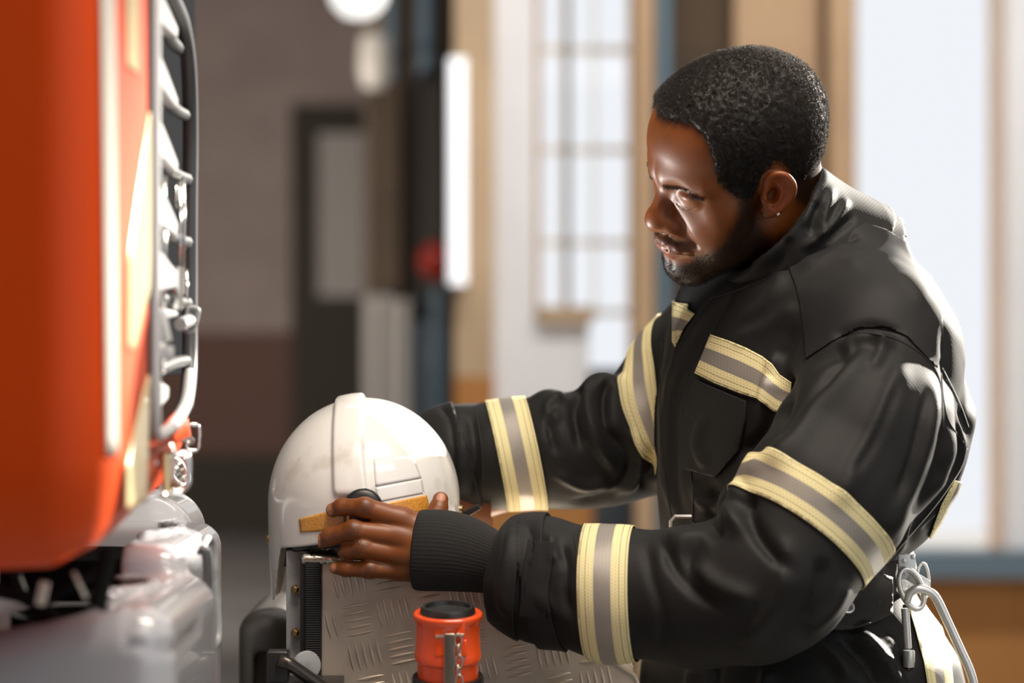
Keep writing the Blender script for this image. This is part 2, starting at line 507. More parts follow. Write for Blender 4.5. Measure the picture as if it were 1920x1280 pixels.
tn = (1-sstep(.004, .007, np.linalg.norm(AV-W(827, 930, -.028), axis=1)))[:, None]
c2c = c2c*(1-tn)+np.array(srgb(170, 120, 95)[:3])*tn
# finger creases
for (pt, ax) in [((684, 951, -.06), (1, .25, 0)), ((663, 994, -.066), (1, .2, .15)), ((677, 1025, -.068), (1, .2, .1)), ((693, 1067, -.06), (1, .2, 0)), ((641, 950, -.052), (1, .3, 0)), ((620, 1006, -.056), (1, .3, .2)), ((650, 1066, -.054), (1, .3, 0))]:
    c = W(*pt); dv = AV-c; s = dv@nrm(ax); r = np.linalg.norm(dv, axis=1)
    amp = .0006*(1-sstep(.004, .013, r))*(dv[:, 1] < 0)
    AV = AV+normals(AV, AQ)*(amp*np.cos(s/.0021*2*math.pi/1.0))[:, None]
skin = mat('skin', rough=.46, spec=.5, sss=.15, bump=(900, .10, 3))
g = NT(skin); g.l(g.attr('Col').outputs['Color'], g.b.inputs['Base Color'])
n = 0; VV, QQ, CC = [], [], []
for v_, q_, c_ in ((HV, HQ, c1), (AV, AQ, c2c), (BV, BQ, skin_cols(BV)), (CV, CQ, skin_cols(CV))):
    VV.append(v_); QQ.append(q_+n); CC.append(c_); n += len(v_)
PBASE = np.array([W(1500, 700, .08)[0], .08, 0.0])
person = mk('person', np.concatenate(VV), np.concatenate(QQ), skin, attrs={'Col': np.concatenate(CC)}, origin=PBASE)
tag(person, 'person in a black fire jacket, head bowed, both hands holding the white helmet', 'person')

# ---------------------------------------------------------------- strands
def strands(P, N, L, r, lean=None, curl=.6, seg=5, seed=1, coil=None):
    rs = np.random.RandomState(seed); n = len(P)
    a = rs.normal(size=(n, 3)); u = np.cross(N, a); u /= np.linalg.norm(u, axis=1)[:, None]; w = np.cross(N, u)
    L = np.broadcast_to(L, n); ph = rs.uniform(0, 6.28, n); turns = rs.uniform(.5, 1.4, n)*curl
    pts = []
    for k in range(seg+1):
        t = k/seg
        an = ph+turns*6.28*t
        off = (np.cos(an)-np.cos(ph))[:, None]*u+(np.sin(an)-np.sin(ph))[:, None]*w
        R = (coil if coil is not None else L*.22)
        p = P+N*(L*t*(1-.35*t))[:, None]+off*np.broadcast_to(R, n)[:, None]
        if lean is not None: p = p+lean*(L*t*t)[:, None]
        pts.append(p)
    V = []
    for k, p in enumerate(pts):
        q = pts[min(k+1, seg)]-pts[max(k-1, 0)]; q /= np.linalg.norm(q, axis=1)[:, None]+1e-12
        s = np.cross(q, u); s /= np.linalg.norm(s, axis=1)[:, None]+1e-12; b = np.cross(q, s)
        rr = r*(1-.75*k/seg)
        for j in range(3):
            an = 2.094*j; V.append(p+rr*(math.cos(an)*s+math.sin(an)*b))
    V = np.stack(V, 1)                                      # n,(seg+1)*3,3
    f = []
    for k in range(seg):
        for j in range(3):
            f.append((k*3+j, k*3+(j+1) % 3, (k+1)*3+(j+1) % 3, (k+1)*3+j))
    f = np.array(f); m = (seg+1)*3
    return V.reshape(-1, 3), (f[None]+np.arange(n)[:, None, None]*m).reshape(-1, 4)
def scatter(V, Q, wt, n, seed=0):
    rs = np.random.RandomState(seed)
    a, b, c, d = [V[Q[:, i]] for i in range(4)]
    ar = np.linalg.norm(np.cross(c-a, d-b), axis=1)*.5*wt
    i = rs.choice(len(Q), n, p=ar/ar.sum()); s, t = rs.rand(2, n)[:, :, None]
    p = (a[i]*(1-s)+b[i]*s)*(1-t)+(d[i]*(1-s)+c[i]*s)*t
    nn = np.cross(c[i]-a[i], d[i]-b[i]); nn /= np.linalg.norm(nn, axis=1)[:, None]+1e-12
    return p, nn
def hair_th(p):
    m = hair_mask(p)
    top = sstep(.02, .08, p[:, 2])
    return sstep(-.001, .010, m)*(.0018+.0042*top)
def f_hair(P):
    p = to_head(P); sk = head_sdf(p)
    th = hair_th(p)
    return (sk-th+.0012-(.0013*vnoise(p, 260, 2)+.0009*vnoise(p, 520, 9))*np.minimum(1, th*400))*HS
V, Q = surf_nets(f_hair, H0-np.array([.17, .15, .13]), H0+np.array([.17, .16, .16]), .0017, newton=1)
p = to_head(V)[Q].mean(axis=1); p = to_head(V[Q].mean(1))
ear = ell(np.stack([p[:, 0], np.abs(p[:, 1]), p[:, 2]], 1), (-.002, .083, -.010), (.0215, .017, .031)) < 0
ok = (hair_mask(p) > -.002) & ~ear
Q = Q[ok]
hairm = mat('hair', srgb(30, 27, 25), rough=.55, spec=.34)
g = NT(hairm); tr_ = g.n('BsdfTranslucent'); tr_.inputs[0].default_value = srgb(200, 188, 178); mx_ = g.n('MixShader'); mx_.inputs[0].default_value = .20
g.l(g.b.outputs[0], mx_.inputs[1]); g.l(tr_.outputs[0], mx_.inputs[2]); g.l(mx_.outputs[0], [n for n in hairm.node_tree.nodes if n.type == 'OUTPUT_MATERIAL'][0].inputs[0])
sv, sn = scatter(V, Q, np.ones(len(Q)), 30000, 4)
sn = nrm_ = sn+np.random.RandomState(2).normal(size=sn.shape)*.35; sn = sn/np.linalg.norm(sn, axis=1)[:, None]
SV, SQ = strands(sv, sn, .0042*(.5+.9*sstep(0, .07, to_head(sv)[:, 2])), .00017, curl=1.3, seed=5, coil=.0011)
HVh = np.concatenate([V, SV]); HQh = np.concatenate([Q, SQ+len(V)])
hair = mk('hair', HVh, HQh, hairm, person)
tag(hair, 'short tightly curled black hair')
# beard, eyebrows, lashes
pc = to_head(HV[HQ].mean(1))
bm_ = sstep(-.007, .012, beard_mask(pc))*(pc[:, 2] < .02)*(pc[:, 1] > -.09)
bm_ = bm_*np.where(pc[:, 0] > .078, .9, 1.0)
sv, sn = scatter(HV, HQ, bm_, 22000, 7)
sn = sn+np.random.RandomState(3).normal(size=sn.shape)*.45+HU*(-.5); sn /= np.linalg.norm(sn, axis=1)[:, None]
hl = to_head(sv)
SV, SQ = strands(sv, sn, .0022+.0022*sstep(-.07, -.11, hl[:, 2]), .00014, curl=.9, seed=6, coil=.0006, seg=4)
beard = mk('beard', SV, SQ, hairm, person)
browm = np.minimum(.0030-np.abs(pc[:, 2]-(.0045+.003*sstep(.01, .035, np.abs(pc[:, 1]))-.008*sstep(.035, .05, np.abs(pc[:, 1])))), np.minimum(np.abs(pc[:, 1])-.010, 0.056-np.abs(pc[:, 1])))
browm = sstep(-.0005, .0015, browm)*(pc[:, 0] > .05)
sv, sn = scatter(HV, HQ, browm, 800, 8)
side = np.sign(to_head(sv)[:, 1])[:, None]
sn = sn*.6+HL*side*.9-HF*.2+np.random.RandomState(5).normal(size=sn.shape)*.2; sn /= np.linalg.norm(sn, axis=1)[:, None]
for sd in (1, -1):
    k = side[:, 0] == sd
    SV, SQ = strands(sv[k], sn[k], .0062, .00016, curl=.15, seed=9, coil=.0006, seg=3)
    mk('eyebrow', SV, SQ, hairm, person)
lp = []; ln = []
rs = np.random.RandomState(8)
for sd in (1,):
    lp = []; ln = []
    cpts = np.array([(.0885, .019, -.0130), (.0905, .027, -.0163), (.0890, .037, -.0163), (.083, .0455, -.0125)])
    for k in range(48):
        t = rs.rand()*3; i = min(int(t), 2); c = cpts[i]*(1-(t-i))+cpts[i+1]*(t-i)
        lp.append((c[0]-.001, c[1]*sd, c[2])); ln.append((.75, (c[1]-.032)*30*sd, -.75+.2*rs.rand()))
    lp = from_head(lp); ln = np.array(ln)@HR.T; ln /= np.linalg.norm(ln, axis=1)[:, None]
    SV, SQ = strands(lp, ln, .0042, .00011, curl=.1, seed=3, coil=.0003, seg=3)
    mk('eyelash', SV, SQ, hairm, person)
steel = mat('steel', srgb(225, 225, 222), rough=.32, metal=.75, bump=(60, .1, 3))
ep = from_head([(.0040, .0820, -.0335)])[0]
es = MB(); bm = bmesh.new(); bmesh.ops.create_uvsphere(bm, u_segments=16, v_segments=10, radius=.0019)
es.add([np.array(v.co)+ep for v in bm.verts], [[v.index for v in f.verts] for f in bm.faces]); bm.free()
tag(es.build('ear_stud', steel, person, sharp=0), 'tiny silver ear stud')
# ================================================================ JACKET
from mathutils.bvhtree import BVHTree
TY = .085                                     # depth of the trunk's axis
tyaw = math.radians(28); tc, ts = math.cos(tyaw), math.sin(tyaw)
def section(rows, k=1.32):
    R = np.array(rows, float)
    s = (D0+TY)/FPX
    z = ZC-(R[:, 0]-HY)*s; cx = (R[:, 1]-960)*s; ex = R[:, 2]*s
    kk = R[:, 3] if R.shape[1] > 3 else np.full(len(R), k)
    a = ex/np.sqrt(tc*tc+kk*kk*ts*ts)
    o = np.argsort(z); z, cx, a, kk = z[o], cx[o], a[o], kk[o]
    zz = np.linspace(z[0], z[-1], 400)
    def sm(v):
        v = np.interp(zz, z, v); w = np.hanning(31); w /= w.sum()
        return np.convolve(np.pad(v, 15, mode='edge'), w, 'valid')
    cx, a, kk = sm(cx), sm(a), sm(kk)
    def f(P, p=2.3):
        zq = P[:, 2]; c = np.interp(zq, zz, cx); A = np.interp(zq, zz, a); B = A*np.interp(zq, zz, kk)
        u = (P[:, 0]-c)*tc+(P[:, 1]-TY)*ts; v = (P[:, 0]-c)*ts-(P[:, 1]-TY)*tc
        r = (np.abs(u/A)**p+np.abs(v/B)**p)**(1/p)
        d = (r-1)*np.minimum(A, B)*np.clip(.85, 0, 1)
        return smax(d, np.maximum(zq-z[-1], z[0]-zq), .04)
    return f
f_trunk = section([(455, 1500, 95, 1.25), (500, 1512, 200, 1.25), (550, 1520, 248, 1.3), (620, 1530, 272, 1.32), (700, 1536, 292), (770, 1537, 298),
                   (860, 1533, 290), (930, 1522, 272), (990, 1508, 250), (1035, 1478, 222), (1062, 1470, 200)] if 0 else
                  [(455, 1500, 95, 1.25), (500, 1490, 165, 1.25), (550, 1495, 208, 1.3), (620, 1495, 222, 1.32), (700, 1513, 258, 1.32), (770, 1524, 276, 1.32),
                   (860, 1512, 264, 1.32), (930, 1500, 250, 1.32), (990, 1488, 234, 1.3), (1035, 1472, 214, 1.28), (1062, 1466, 196, 1.25)])
NA = [(1655, 665, -.060, .075), (1620, 820, -.120, .086), (1535, 945, -.165, .079), (1465, 1068, -.185, .071), (1410, 1102, -.180, .069),
      (1300, 1118, -.155, .066), (1150, 1112, -.130, .0625), (1010, 1088, -.105, .0590), (948, 1072, -.092, .0500)]
FA = [(1350, 650, .270, .070), (1287, 705, .258, .064), (1208, 810, .235, .068), (1130, 838, .222, .064), (1050, 845, .215, .062),
      (960, 852, .225, .0580), (870, 852, .235, .0545), (795, 850, .245, .047)]
NAp = [W(*p[:3]) for p in NA]; NAr = [p[3] for p in NA]
FAp = [W(*p[:3]) for p in FA]; FAr = [p[3] for p in FA]
def f_near(P):
    d = chain(P, NAp, NAr, .02)
    e = nrm(NAp[-2]-NAp[-1]); return smax(d, -((P-NAp[-1])@e+.004), .008)
def f_far(P):
    d = chain(P, FAp, FAr, .02)
    d = smin(d, cap(P, W(1130, 742, .205), W(1122, 810, .175), .0285), .012)
    d = smin(d, cap(P, W(1030, 766, .205), W(1026, 830, .175), .0235), .010)
    e = nrm(FAp[-2]-FAp[-1]); return smax(d, -((P-FAp[-1])@e+.0), .008)
def f_shoulders(P):
    d = cap(P, W(1555, 510, .055), W(1650, 640, -.055), .068, .078)
    d = smin(d, cap(P, W(1470, 560, .12), W(1350, 650, .25), .075, .068), .04)
    return d
# collar: a tilted cone round the neck
CT = W(1449, 420, .030); CN = nrm((-.74, -.20, .62)); CB = CT-CN*.060
def f_collar(P):
    q = P-CB; t = q@CN; r = np.linalg.norm(q-t[:, None]*CN, axis=1)
    rr = .084-.24*t+.006*(t/.06)**2
    d = np.abs(r-rr)-.0042
    return smax(smax(d, t-.062, .004), -t-.03, .004)
def f_jacket(P):
    d = smin(f_trunk(P), f_shoulders(P), .05)
    q = P-CB; t = q@CN
    d = smin(d, np.maximum(np.linalg.norm(q-t[:, None]*CN, axis=1)-(.082-.3*t), np.abs(t+.02)-.022), .030)
    d = smin(d, f_near(P), .022)
    d = smin(d, f_far(P), .022)
    # neck opening
    inn = np.maximum(np.linalg.norm(q-t[:, None]*CN, axis=1)-(.076-.24*t), -t-.03)
    return smax(d, -inn, .004)
lo = np.array([W(760, 0, .25)[0]-.02, -.30, W(0, 1260, -.1)[2]]); hi = np.array([W(1860, 0, .1)[0]+.02, .42, W(0, 380, .1)[2]])
JV, JQ = surf_nets(f_jacket, lo, hi, .0033, newton=2)
print('jacket', len(JV))
JN = normals(JV, JQ)

# ---- folds. (points in the frame, half-width px, height mm, sharpness); the cloth facing the camera only
def seg_dist(X, Y, pts):
    best = np.full(len(X), 1e9); bt = np.zeros(len(X)); side = np.zeros(len(X)); n = len(pts)-1
    for i in range(n):
        a = np.array(pts[i][:2], float); b = np.array(pts[i+1][:2], float); ab = b-a; L = ab@ab
        t = np.clip(((X-a[0])*ab[0]+(Y-a[1])*ab[1])/L, 0, 1)
        dx = X-a[0]-t*ab[0]; dy = Y-a[1]-t*ab[1]; d = np.hypot(dx, dy)
        m = d < best; best = np.where(m, d, best); bt = np.where(m, (i+t)/n, bt)
        side = np.where(m, np.sign(ab[0]*dy-ab[1]*dx), side)
    return best, bt, side
FOLDS = [
 ([(1456, 655), (1442, 715), (1424, 785)], 13, 5.0), ([(1480, 690), (1466, 735), (1452, 790)], 12, -5.5),
 # near upper arm, long drapes from shoulder to elbow
 ([(1700, 640), (1660, 760), (1600, 880), (1560, 960)], 22, 4.0), ([(1755, 700), (1730, 820), (1690, 930), (1660, 1040)], 20, 5.0),
 ([(1740, 720), (1712, 840), (1670, 950)], 9, -4.0), ([(1640, 640), (1560, 730), (1490, 830), (1440, 880)], 20, 5.0),
 ([(1600, 650), (1530, 740), (1460, 840)], 12, -5.0), ([(1560, 700), (1500, 790), (1440, 860), (1385, 890)], 14, 4.0),
 ([(1690, 700), (1640, 820), (1590, 900)], 10, -3.0), ([(1770, 760), (1760, 860), (1720, 960), (1690, 1030)], 14, -5.0),
 ([(1800, 760), (1790, 860), (1750, 950), (1700, 1020)], 13, 4.5), ([(1560, 640), (1600, 622), (1640, 615), (1700, 632)], 9, -3.5),
 ([(1575, 665), (1620, 640), (1680, 655)], 14, 5.5), ([(1640, 625), (1650, 660), (1630, 700)], 10, 3.0),
 ([(1520, 690), (1600, 655), (1570, 700)], 10, -3.0),
 # elbow and forearm
 ([(1400, 905), (1370, 930), (1368, 960), (1400, 1010)], 22, 7.0), ([(1420, 925), (1400, 960), (1430, 1020), (1500, 1090)], 14, -6.0),
 ([(1370, 985), (1330, 1000), (1290, 1040), (1300, 1110)], 16, -5.0), ([(1340, 1000), (1290, 1010), (1240, 1010)], 18, 5.0),
 ([(1250, 1010), (1260, 1060), (1300, 1110), (1370, 1150)], 12, -4.5), ([(1290, 1050), (1350, 1100), (1430, 1130)], 16, 4.0),
 ([(1460, 1000), (1470, 1070), (1440, 1150), (1380, 1210)], 18, 3.5), ([(1540, 1040), (1530, 1110), (1490, 1170)], 15, -4.0),
 ([(1590, 1080), (1560, 1140), (1500, 1190)], 14, 4.0), ([(1210, 1010), (1220, 1080), (1240, 1150), (1240, 1220)], 12, -2.5),
 ([(1045, 1010), (1062, 1060), (1060, 1110), (1075, 1160)], 8, -3.0), ([(1030, 1000), (1040, 1060)], 9, 2.5),
 ([(985, 980), (1000, 1030), (985, 1090), (975, 1160)], 10, -3.0), ([(960, 975), (955, 1040), (945, 1110), (955, 1160)], 12, 4.0),
 ([(1000, 1100), (1050, 1150), (1090, 1180)], 12, 2.0),
 # chest
 ([(1400, 500), (1340, 600), (1290, 680), (1262, 760), (1262, 900), (1290, 990)], 8, -4.5), ([(1372, 520), (1310, 610), (1262, 700), (1245, 800), (1250, 900), (1275, 980)], 14, 4.5),
 ([(1470, 500), (1440, 560), (1380, 600)], 14, 2.5), ([(1500, 600), (1460, 680), (1440, 720)], 16, -3.5), ([(1480, 700), (1440, 800), (1380, 860)], 18, -6.0),
 ([(1500, 560), (1440, 610), (1370, 640)], 16, 3.0), ([(1330, 770), (1310, 830), (1330, 880)], 10, 3.0), ([(1340, 900), (1330, 950), (1340, 1000)], 12, -4.0),
 ([(1300, 900), (1310, 940), (1350, 960)], 9, 3.0), ([(1300, 560), (1280, 620), (1262, 680)], 9, 2.0),
 # back
 ([(1765, 600), (1772, 690), (1800, 780), (1800, 840)], 9, -3.0), ([(1830, 760), (1815, 830), (1790, 900), (1750, 1000)], 14, 3.5),
 ([(1780, 880), (1745, 930), (1700, 990), (1650, 1070)], 12, 4.5), ([(1795, 905), (1760, 950), (1720, 1000)], 8, -3.5),
 ([(1560, 440), (1590, 450), (1615, 440)], 8, -2.5), ([(1650, 470), (1700, 520), (1740, 580)], 20, 1.5),
 ([(1490, 500), (1560, 480), (1630, 500)], 16, 2.0),
 # far sleeve
 ([(1150, 700), (1130, 740), (1140, 800), (1180, 860)], 11, -6.5), ([(1110, 705), (1100, 760), (1120, 830), (1160, 890)], 13, 6.0),
 ([(1090, 715), (1075, 770), (1090, 850)], 9, -6.0), ([(1060, 735), (1030, 760), (1040, 800)], 12, 5.5), ([(1035, 745), (1030, 800), (1045, 860)], 8, -4.0),
 ([(1180, 800), (1200, 850), (1190, 890), (1150, 930)], 10, 5.0), ([(1215, 830), (1220, 880), (1190, 915)], 8, -5.0),
 ([(1160, 830), (1180, 880), (1130, 930), (1060, 940)], 9, -4.0), ([(1030, 880), (1090, 910), (1150, 900)], 10, 4.0), ([(880, 770), (890, 850), (880, 930)], 9, -3.5),
 ([(850, 765), (866, 850), (860, 930)], 10, 4.0), ([(1200, 870), (1180, 900), (1120, 920)], 9, 3.5), ([(820, 760), (850, 800), (860, 900)], 8, -3.0),
]
def fold(V, N):
    X, Y = proj(V)
    view = V-np.array([0, -D0, ZC]); view /= np.linalg.norm(view, axis=1)[:, None]
    fm = sstep(-.05, .45, -(N*view).sum(1))
    d = np.zeros(len(V))
    for pts, w, a in FOLDS:
        a = a*1.7; w = w*.92
        xs = [p[0] for p in pts]; ys = [p[1] for p in pts]
        m = (X > min(xs)-3*w) & (X < max(xs)+3*w) & (Y > min(ys)-3*w) & (Y < max(ys)+3*w)
        if not m.any(): continue
        c = bez(pts, 14)
        ds, t, sd = seg_dist(X[m], Y[m], c)
        ends = sstep(0, .22, t)*sstep(1, .78, t)
        asym = np.where(sd > 0, .8, 1.25)
        d[m] += a*.001*np.exp(-(ds/(w*asym))**2)*ends
    d *= fm
    q = V+0.02*np.stack([vnoise(V, 9, 1), vnoise(V, 9, 2), vnoise(V, 9, 3)], 1)
    rn = 1-np.abs(vnoise(q, 14, 21))*2
    d += .0019*fbm(q, 11, 3, 31)+.0018*rn*sstep(.0, .5, vnoise(V, 6, 40)+.3)
    return V+N*d[:, None]
JV = fold(JV, JN); JV = relax(JV, JQ, 1, .35); JN = normals(JV, JQ)
jn = f_near(JV); jf = f_far(JV); jt = smin(f_trunk(JV), f_shoulders(JV), .05)
isN = (np.abs(jn) < .014) & (np.abs(jn) < np.abs(jt)+.004); isF = (np.abs(jf) < .024) & (np.abs(jf) < np.abs(jt)+.014)

def fabric(name, c, kind='rip'):
    m = mat(name, c, rough=.64, spec=.24, sheen=.02); g = NT(m)
    tcn = g.n('TexCoord'); sp = g.n('SeparateXYZ'); g.l(tcn.outputs['Object'], sp.inputs[0])
    if kind == 'rip':      # faint ripstop grid, two diagonal families
        a = g.math('ADD', g.math('MULTIPLY', sp.outputs[0], .8), g.math('MULTIPLY', sp.outputs[2], .6))
        b = g.math('SUBTRACT', g.math('MULTIPLY', sp.outputs[2], .8), g.math('MULTIPLY', sp.outputs[0], .6))
        f1 = g.math('POWER', g.math('ABSOLUTE', g.math('SINE', g.math('MULTIPLY', a, 1050))), 14)
        f2 = g.math('POWER', g.math('ABSOLUTE', g.math('SINE', g.math('MULTIPLY', b, 1050))), 14)
        hgt = g.math('ADD', f1, f2); st = .08
    else:                  # twill ribs
        a = g.math('ADD', g.math('MULTIPLY', sp.outputs[0], .55), sp.outputs[2])
        hgt = g.math('SINE', g.math('MULTIPLY', a, 5200)); st = .10
    nz = g.n('TexNoise'); nz.inputs['Scale'].default_value = 260; g.l(tcn.outputs['Object'], nz.inputs['Vector'])
    hgt = g.math('ADD', hgt, nz.outputs['Fac'])
    bp = g.n('Bump'); bp.inputs['Strength'].default_value = st; bp.inputs['Distance'].default_value = .0006
    g.l(hgt, bp.inputs['Height']); g.l(bp.outputs[0], g.b.inputs['Normal'])
    return m
black = fabric('black_ripstop', srgb(22, 22, 22))
twill = fabric('black_twill', srgb(24, 24, 25), 'twill')
jacket = mk('jacket', JV, JQ, black, person)
tag(jacket, 'black ripstop fire jacket with yellow and silver reflective bands')
# collar
KV, KQ = surf_nets(f_collar, CB-.16, CB+.16, .0026, newton=2)
KN = normals(KV, KQ)
FOLDS_J = FOLDS
FOLDS = [([(1530, 330), (1525, 380), (1500, 430)], 8, 2.0), ([(1560, 345), (1545, 400), (1535, 440), (1500, 470)], 9, 3.5), ([(1535, 375), (1525, 410), (1520, 440)], 8, -3.5),
         ([(1590, 370), (1560, 420), (1530, 450)], 8, 4.0), ([(1605, 400), (1570, 430), (1540, 455)], 7, -3.5), ([(1450, 440), (1430, 470), (1400, 500)], 12, 2.5),
         ([(1480, 440), (1470, 480), (1440, 510)], 9, -2.5)]
KV = fold(KV, KN)
collar = mk('collar', KV, KQ, black, jacket)

# ---------------------------------------------------------------- pieces cut from the jacket's surface
def piece(name, V, Q, N, planes, material, parent, off=.0012, thick=.0009, axes=None, poly=None, sub=1, smooth=True):
    """cut the faces Q by half-spaces (point, normal keeps the negative side), lift them along N and give them thickness.
    axes=(origin, dirU, u0, u1, dirV): writes attribute uv for banded cloth"""
    ids = np.unique(Q); mp = -np.ones(len(V), int); mp[ids] = np.arange(len(ids))
    bm = bmesh.new()
    for v, n in zip(V[ids], N[ids]): bm.verts.new(v+n*off)
    bm.verts.ensure_lookup_table()
    for f in mp[Q]:
        try: bm.faces.new([bm.verts[i] for i in f])
        except ValueError: pass
    for (p, n) in planes:
        bmesh.ops.bisect_plane(bm, geom=bm.verts[:]+bm.edges[:]+bm.faces[:], plane_co=Vector(p), plane_no=Vector(nrm(n)), clear_outer=True)
    if poly is not None:
        for i in range(len(poly)):
            a, b = poly[i], poly[(i+1) % len(poly)]
            pa, pb = W(a[0], a[1], 0), W(b[0], b[1], 0); c = np.array([0, -D0, ZC])
            nn = np.cross(pa-c, pb-c)
            mx, my = (a[0]+b[0])/2, (a[1]+b[1])/2; L = math.hypot(a[0]-b[0], a[1]-b[1])/2+22
            gm = []
            for f in bm.faces:
                o = f.calc_center_median(); X, Y = 960+o.x/(o.y+D0)*FPX, HY-(o.z-ZC)/(o.y+D0)*FPX
                if math.hypot(X-mx, Y-my) < L: gm.append(f)
            g2 = set(gm)
            for f in gm: g2.update(f.edges); g2.update(f.verts)
            bmesh.ops.bisect_plane(bm, geom=list(g2), plane_co=Vector(pa), plane_no=Vector(nrm(nn)))
        dele = []
        for f in bm.faces:
            o = f.calc_center_median(); X, Y = 960+o.x/(o.y+D0)*FPX, HY-(o.z-ZC)/(o.y+D0)*FPX
            ins = False; j = len(poly)-1
            for i in range(len(poly)):
                if (poly[i][1] > Y) != (poly[j][1] > Y) and X < (poly[j][0]-poly[i][0])*(Y-poly[i][1])/(poly[j][1]-poly[i][1])+poly[i][0]: ins = not ins
                j = i
            if not ins: dele.append(f)
        bmesh.ops.delete(bm, geom=dele, context='FACES')
    # keep the biggest island
    bm.faces.ensure_lookup_table(); seen = set(); best = []
    for f in bm.faces:
        if f.index in seen: continue
        st = [f]; isl = []; seen.add(f.index)
        while st:
            x = st.pop(); isl.append(x)
            for e in x.edges:
                for y in e.link_faces:
                    if y.index not in seen: seen.add(y.index); st.append(y)
        if len(isl) > len(best): best = isl
    ks = set(best); bmesh.ops.delete(bm, geom=[f for f in bm.faces if f not in ks], context='FACES')
    VV = np.array([v.co for v in bm.verts]).reshape(-1, 3); bm.verts.index_update()
    FF = [[v.index for v in f.verts] for f in bm.faces]; bm.free()
    if not len(VV): print('EMPTY', name); return None
    at = {}
    if axes:
        at['tu'] = axes(VV)[0]; at['tv'] = axes(VV)[1]
    o = mk(name, VV, FF, material, parent, attrs=at)
    m = o.modifiers.new('t', 'SOLIDIFY'); m.thickness = thick; m.offset = 1
    return o

def tape_material():
    m = mat('reflective_tape', rough=.5, spec=.4); g = NT(m)
    u = g.attr('tu').outputs['Fac']; v = g.attr('tv').outputs['Fac']
    a = g.math('ABSOLUTE', g.math('SUBTRACT', u, .5))               # 0 centre .. .5 edge
    mid = g.math('LESS_THAN', a, .17)
    c = g.mix(mid, srgb(224, 213, 163), srgb(150, 145, 138))
    # perforation dots
    du = g.math('SUBTRACT', g.math('FRACT', g.math('MULTIPLY', u, 15)), .5)
    row = g.math('MULTIPLY', g.math('FLOOR', g.math('MULTIPLY', u, 15)), .5)
    dv = g.math('SUBTRACT', g.math('FRACT', g.math('ADD', g.math('MULTIPLY', v, 300), row)), .5)
    rr = g.math('SQRT', g.math('ADD', g.math('MULTIPLY', du, du), g.math('MULTIPLY', dv, dv)))
    dot = g.math('MULTIPLY', g.math('LESS_THAN', rr, .17), .45)
    c = g.mix(dot, c, srgb(110, 100, 80))
    # seams: stitched line, edge line
    for pos, wd, dash in ((.335, .008, 1), (.455, .008, 0)):
        ln = g.math('LESS_THAN', g.math('ABSOLUTE', g.math('SUBTRACT', a, pos)), wd)
        if dash: ln = g.math('MULTIPLY', ln, g.math('GREATER_THAN', g.math('FRACT', g.math('MULTIPLY', v, 330)), .2))
        c = g.mix(g.math('MULTIPLY', ln, .8), c, srgb(80, 72, 30))
    g.l(c, g.b.inputs['Base Color'])
    rg = g.math('SUBTRACT', .62, g.math('MULTIPLY', mid, .25)); g.l(rg, g.b.inputs['Roughness'])
    g.l(g.math('MULTIPLY', mid, .35), g.b.inputs['Metallic'])
    nz = g.n('TexNoise'); nz.inputs['Scale'].default_value = 500
    st = g.math('ABSOLUTE', g.math('SUBTRACT', a, .335)); st = g.math('MULTIPLY', g.math('LESS_THAN', st, .02), -1.2)
    hgt = g.math('ADD', g.math('ADD', nz.outputs['Fac'], st), g.math('MULTIPLY', dot, -2))
    bp = g.n('Bump'); bp.inputs['Strength'].default_value = .35; bp.inputs['Distance'].default_value = .0006
    g.l(hgt, bp.inputs['Height']); g.l(bp.outputs[0], g.b.inputs['Normal'])
    return m
tape = tape_material()
def band(label, C, n, w, mask, V=None, Q=None, N=None, parent=None, vdir=(0, 0, 1)):
    V = JV if V is None else V; Q = JQ if Q is None else Q; N = JN if N is None else N
    C = np.asarray(C); n = nrm(n)
    s = (V-C)@n
    fm = mask[Q].all(1) & (np.abs(s)[Q].min(1) < w+.01)
    e1 = nrm(np.cross(n, [0, 1, 0])); e2 = np.cross(n, e1)
    def ax(P):
        q = P-C; return (q@n)/(2*w)+.5, np.arctan2(q@e2, q@e1)*.065
    o = piece('reflective_tape', V, Q[fm], N, [(C+n*w, n), (C-n*w, -n)], tape, parent or jacket, off=.0016, axes=ax)
    if o: o['label'] = label
    return o
band('yellow and silver band round the near forearm', W(1146, 1108, -.13), (1, -.17, .03), .0250, isN)
band('yellow and silver band round the near upper arm', W(1508, 975, -.17), (-.60, -.26, -.78), .0215, isN)
band('yellow and silver band round the far forearm', W(968, 852, .22), (.98, .05, .20), .0225, isF)
band('yellow and silver band round the far upper arm', W(1250, 722, .25), (.86, -.44, .46), .0200, isF)
# chest tape: between two long edges
X, Y = proj(JV)
def chest(poly, label, la, lb):
    xs = [p[0] for p in poly]; ys = [p[1] for p in poly]
    m = (X > min(xs)-25) & (X < max(xs)+25) & (Y > min(ys)-25) & (Y < max(ys)+25) & (JN[:, 1] < .25)
    m &= ~isN | True
    def ax(P):
        x, y = proj(P)
        d1 = seg_dist(x, y, la)[0]; d2 = seg_dist(x, y, lb)[0]
        return d1/(d1+d2+1e-6), P@nrm((.8, 0, -.5))
    o = piece('reflective_tape', JV, JQ[m[JQ].all(1)], JN, [], tape, jacket, off=.0018, poly=poly, axes=ax)
    if o: o['label'] = label
up = [(1333, 627), (1366, 638), (1400, 652), (1430, 668), (1448, 682), (1462, 702), (1485, 717)]
dn = [(1303, 699), (1340, 718), (1390, 738), (1420, 747), (1436, 760), (1450, 771), (1478, 775)]
chest(up+dn[::-1], 'yellow and silver band across the chest under the collar', up, dn)
up = [(1262, 566), (1291, 570), (1303, 588)]; dn = [(1262, 648), (1268, 640), (1276, 622)]
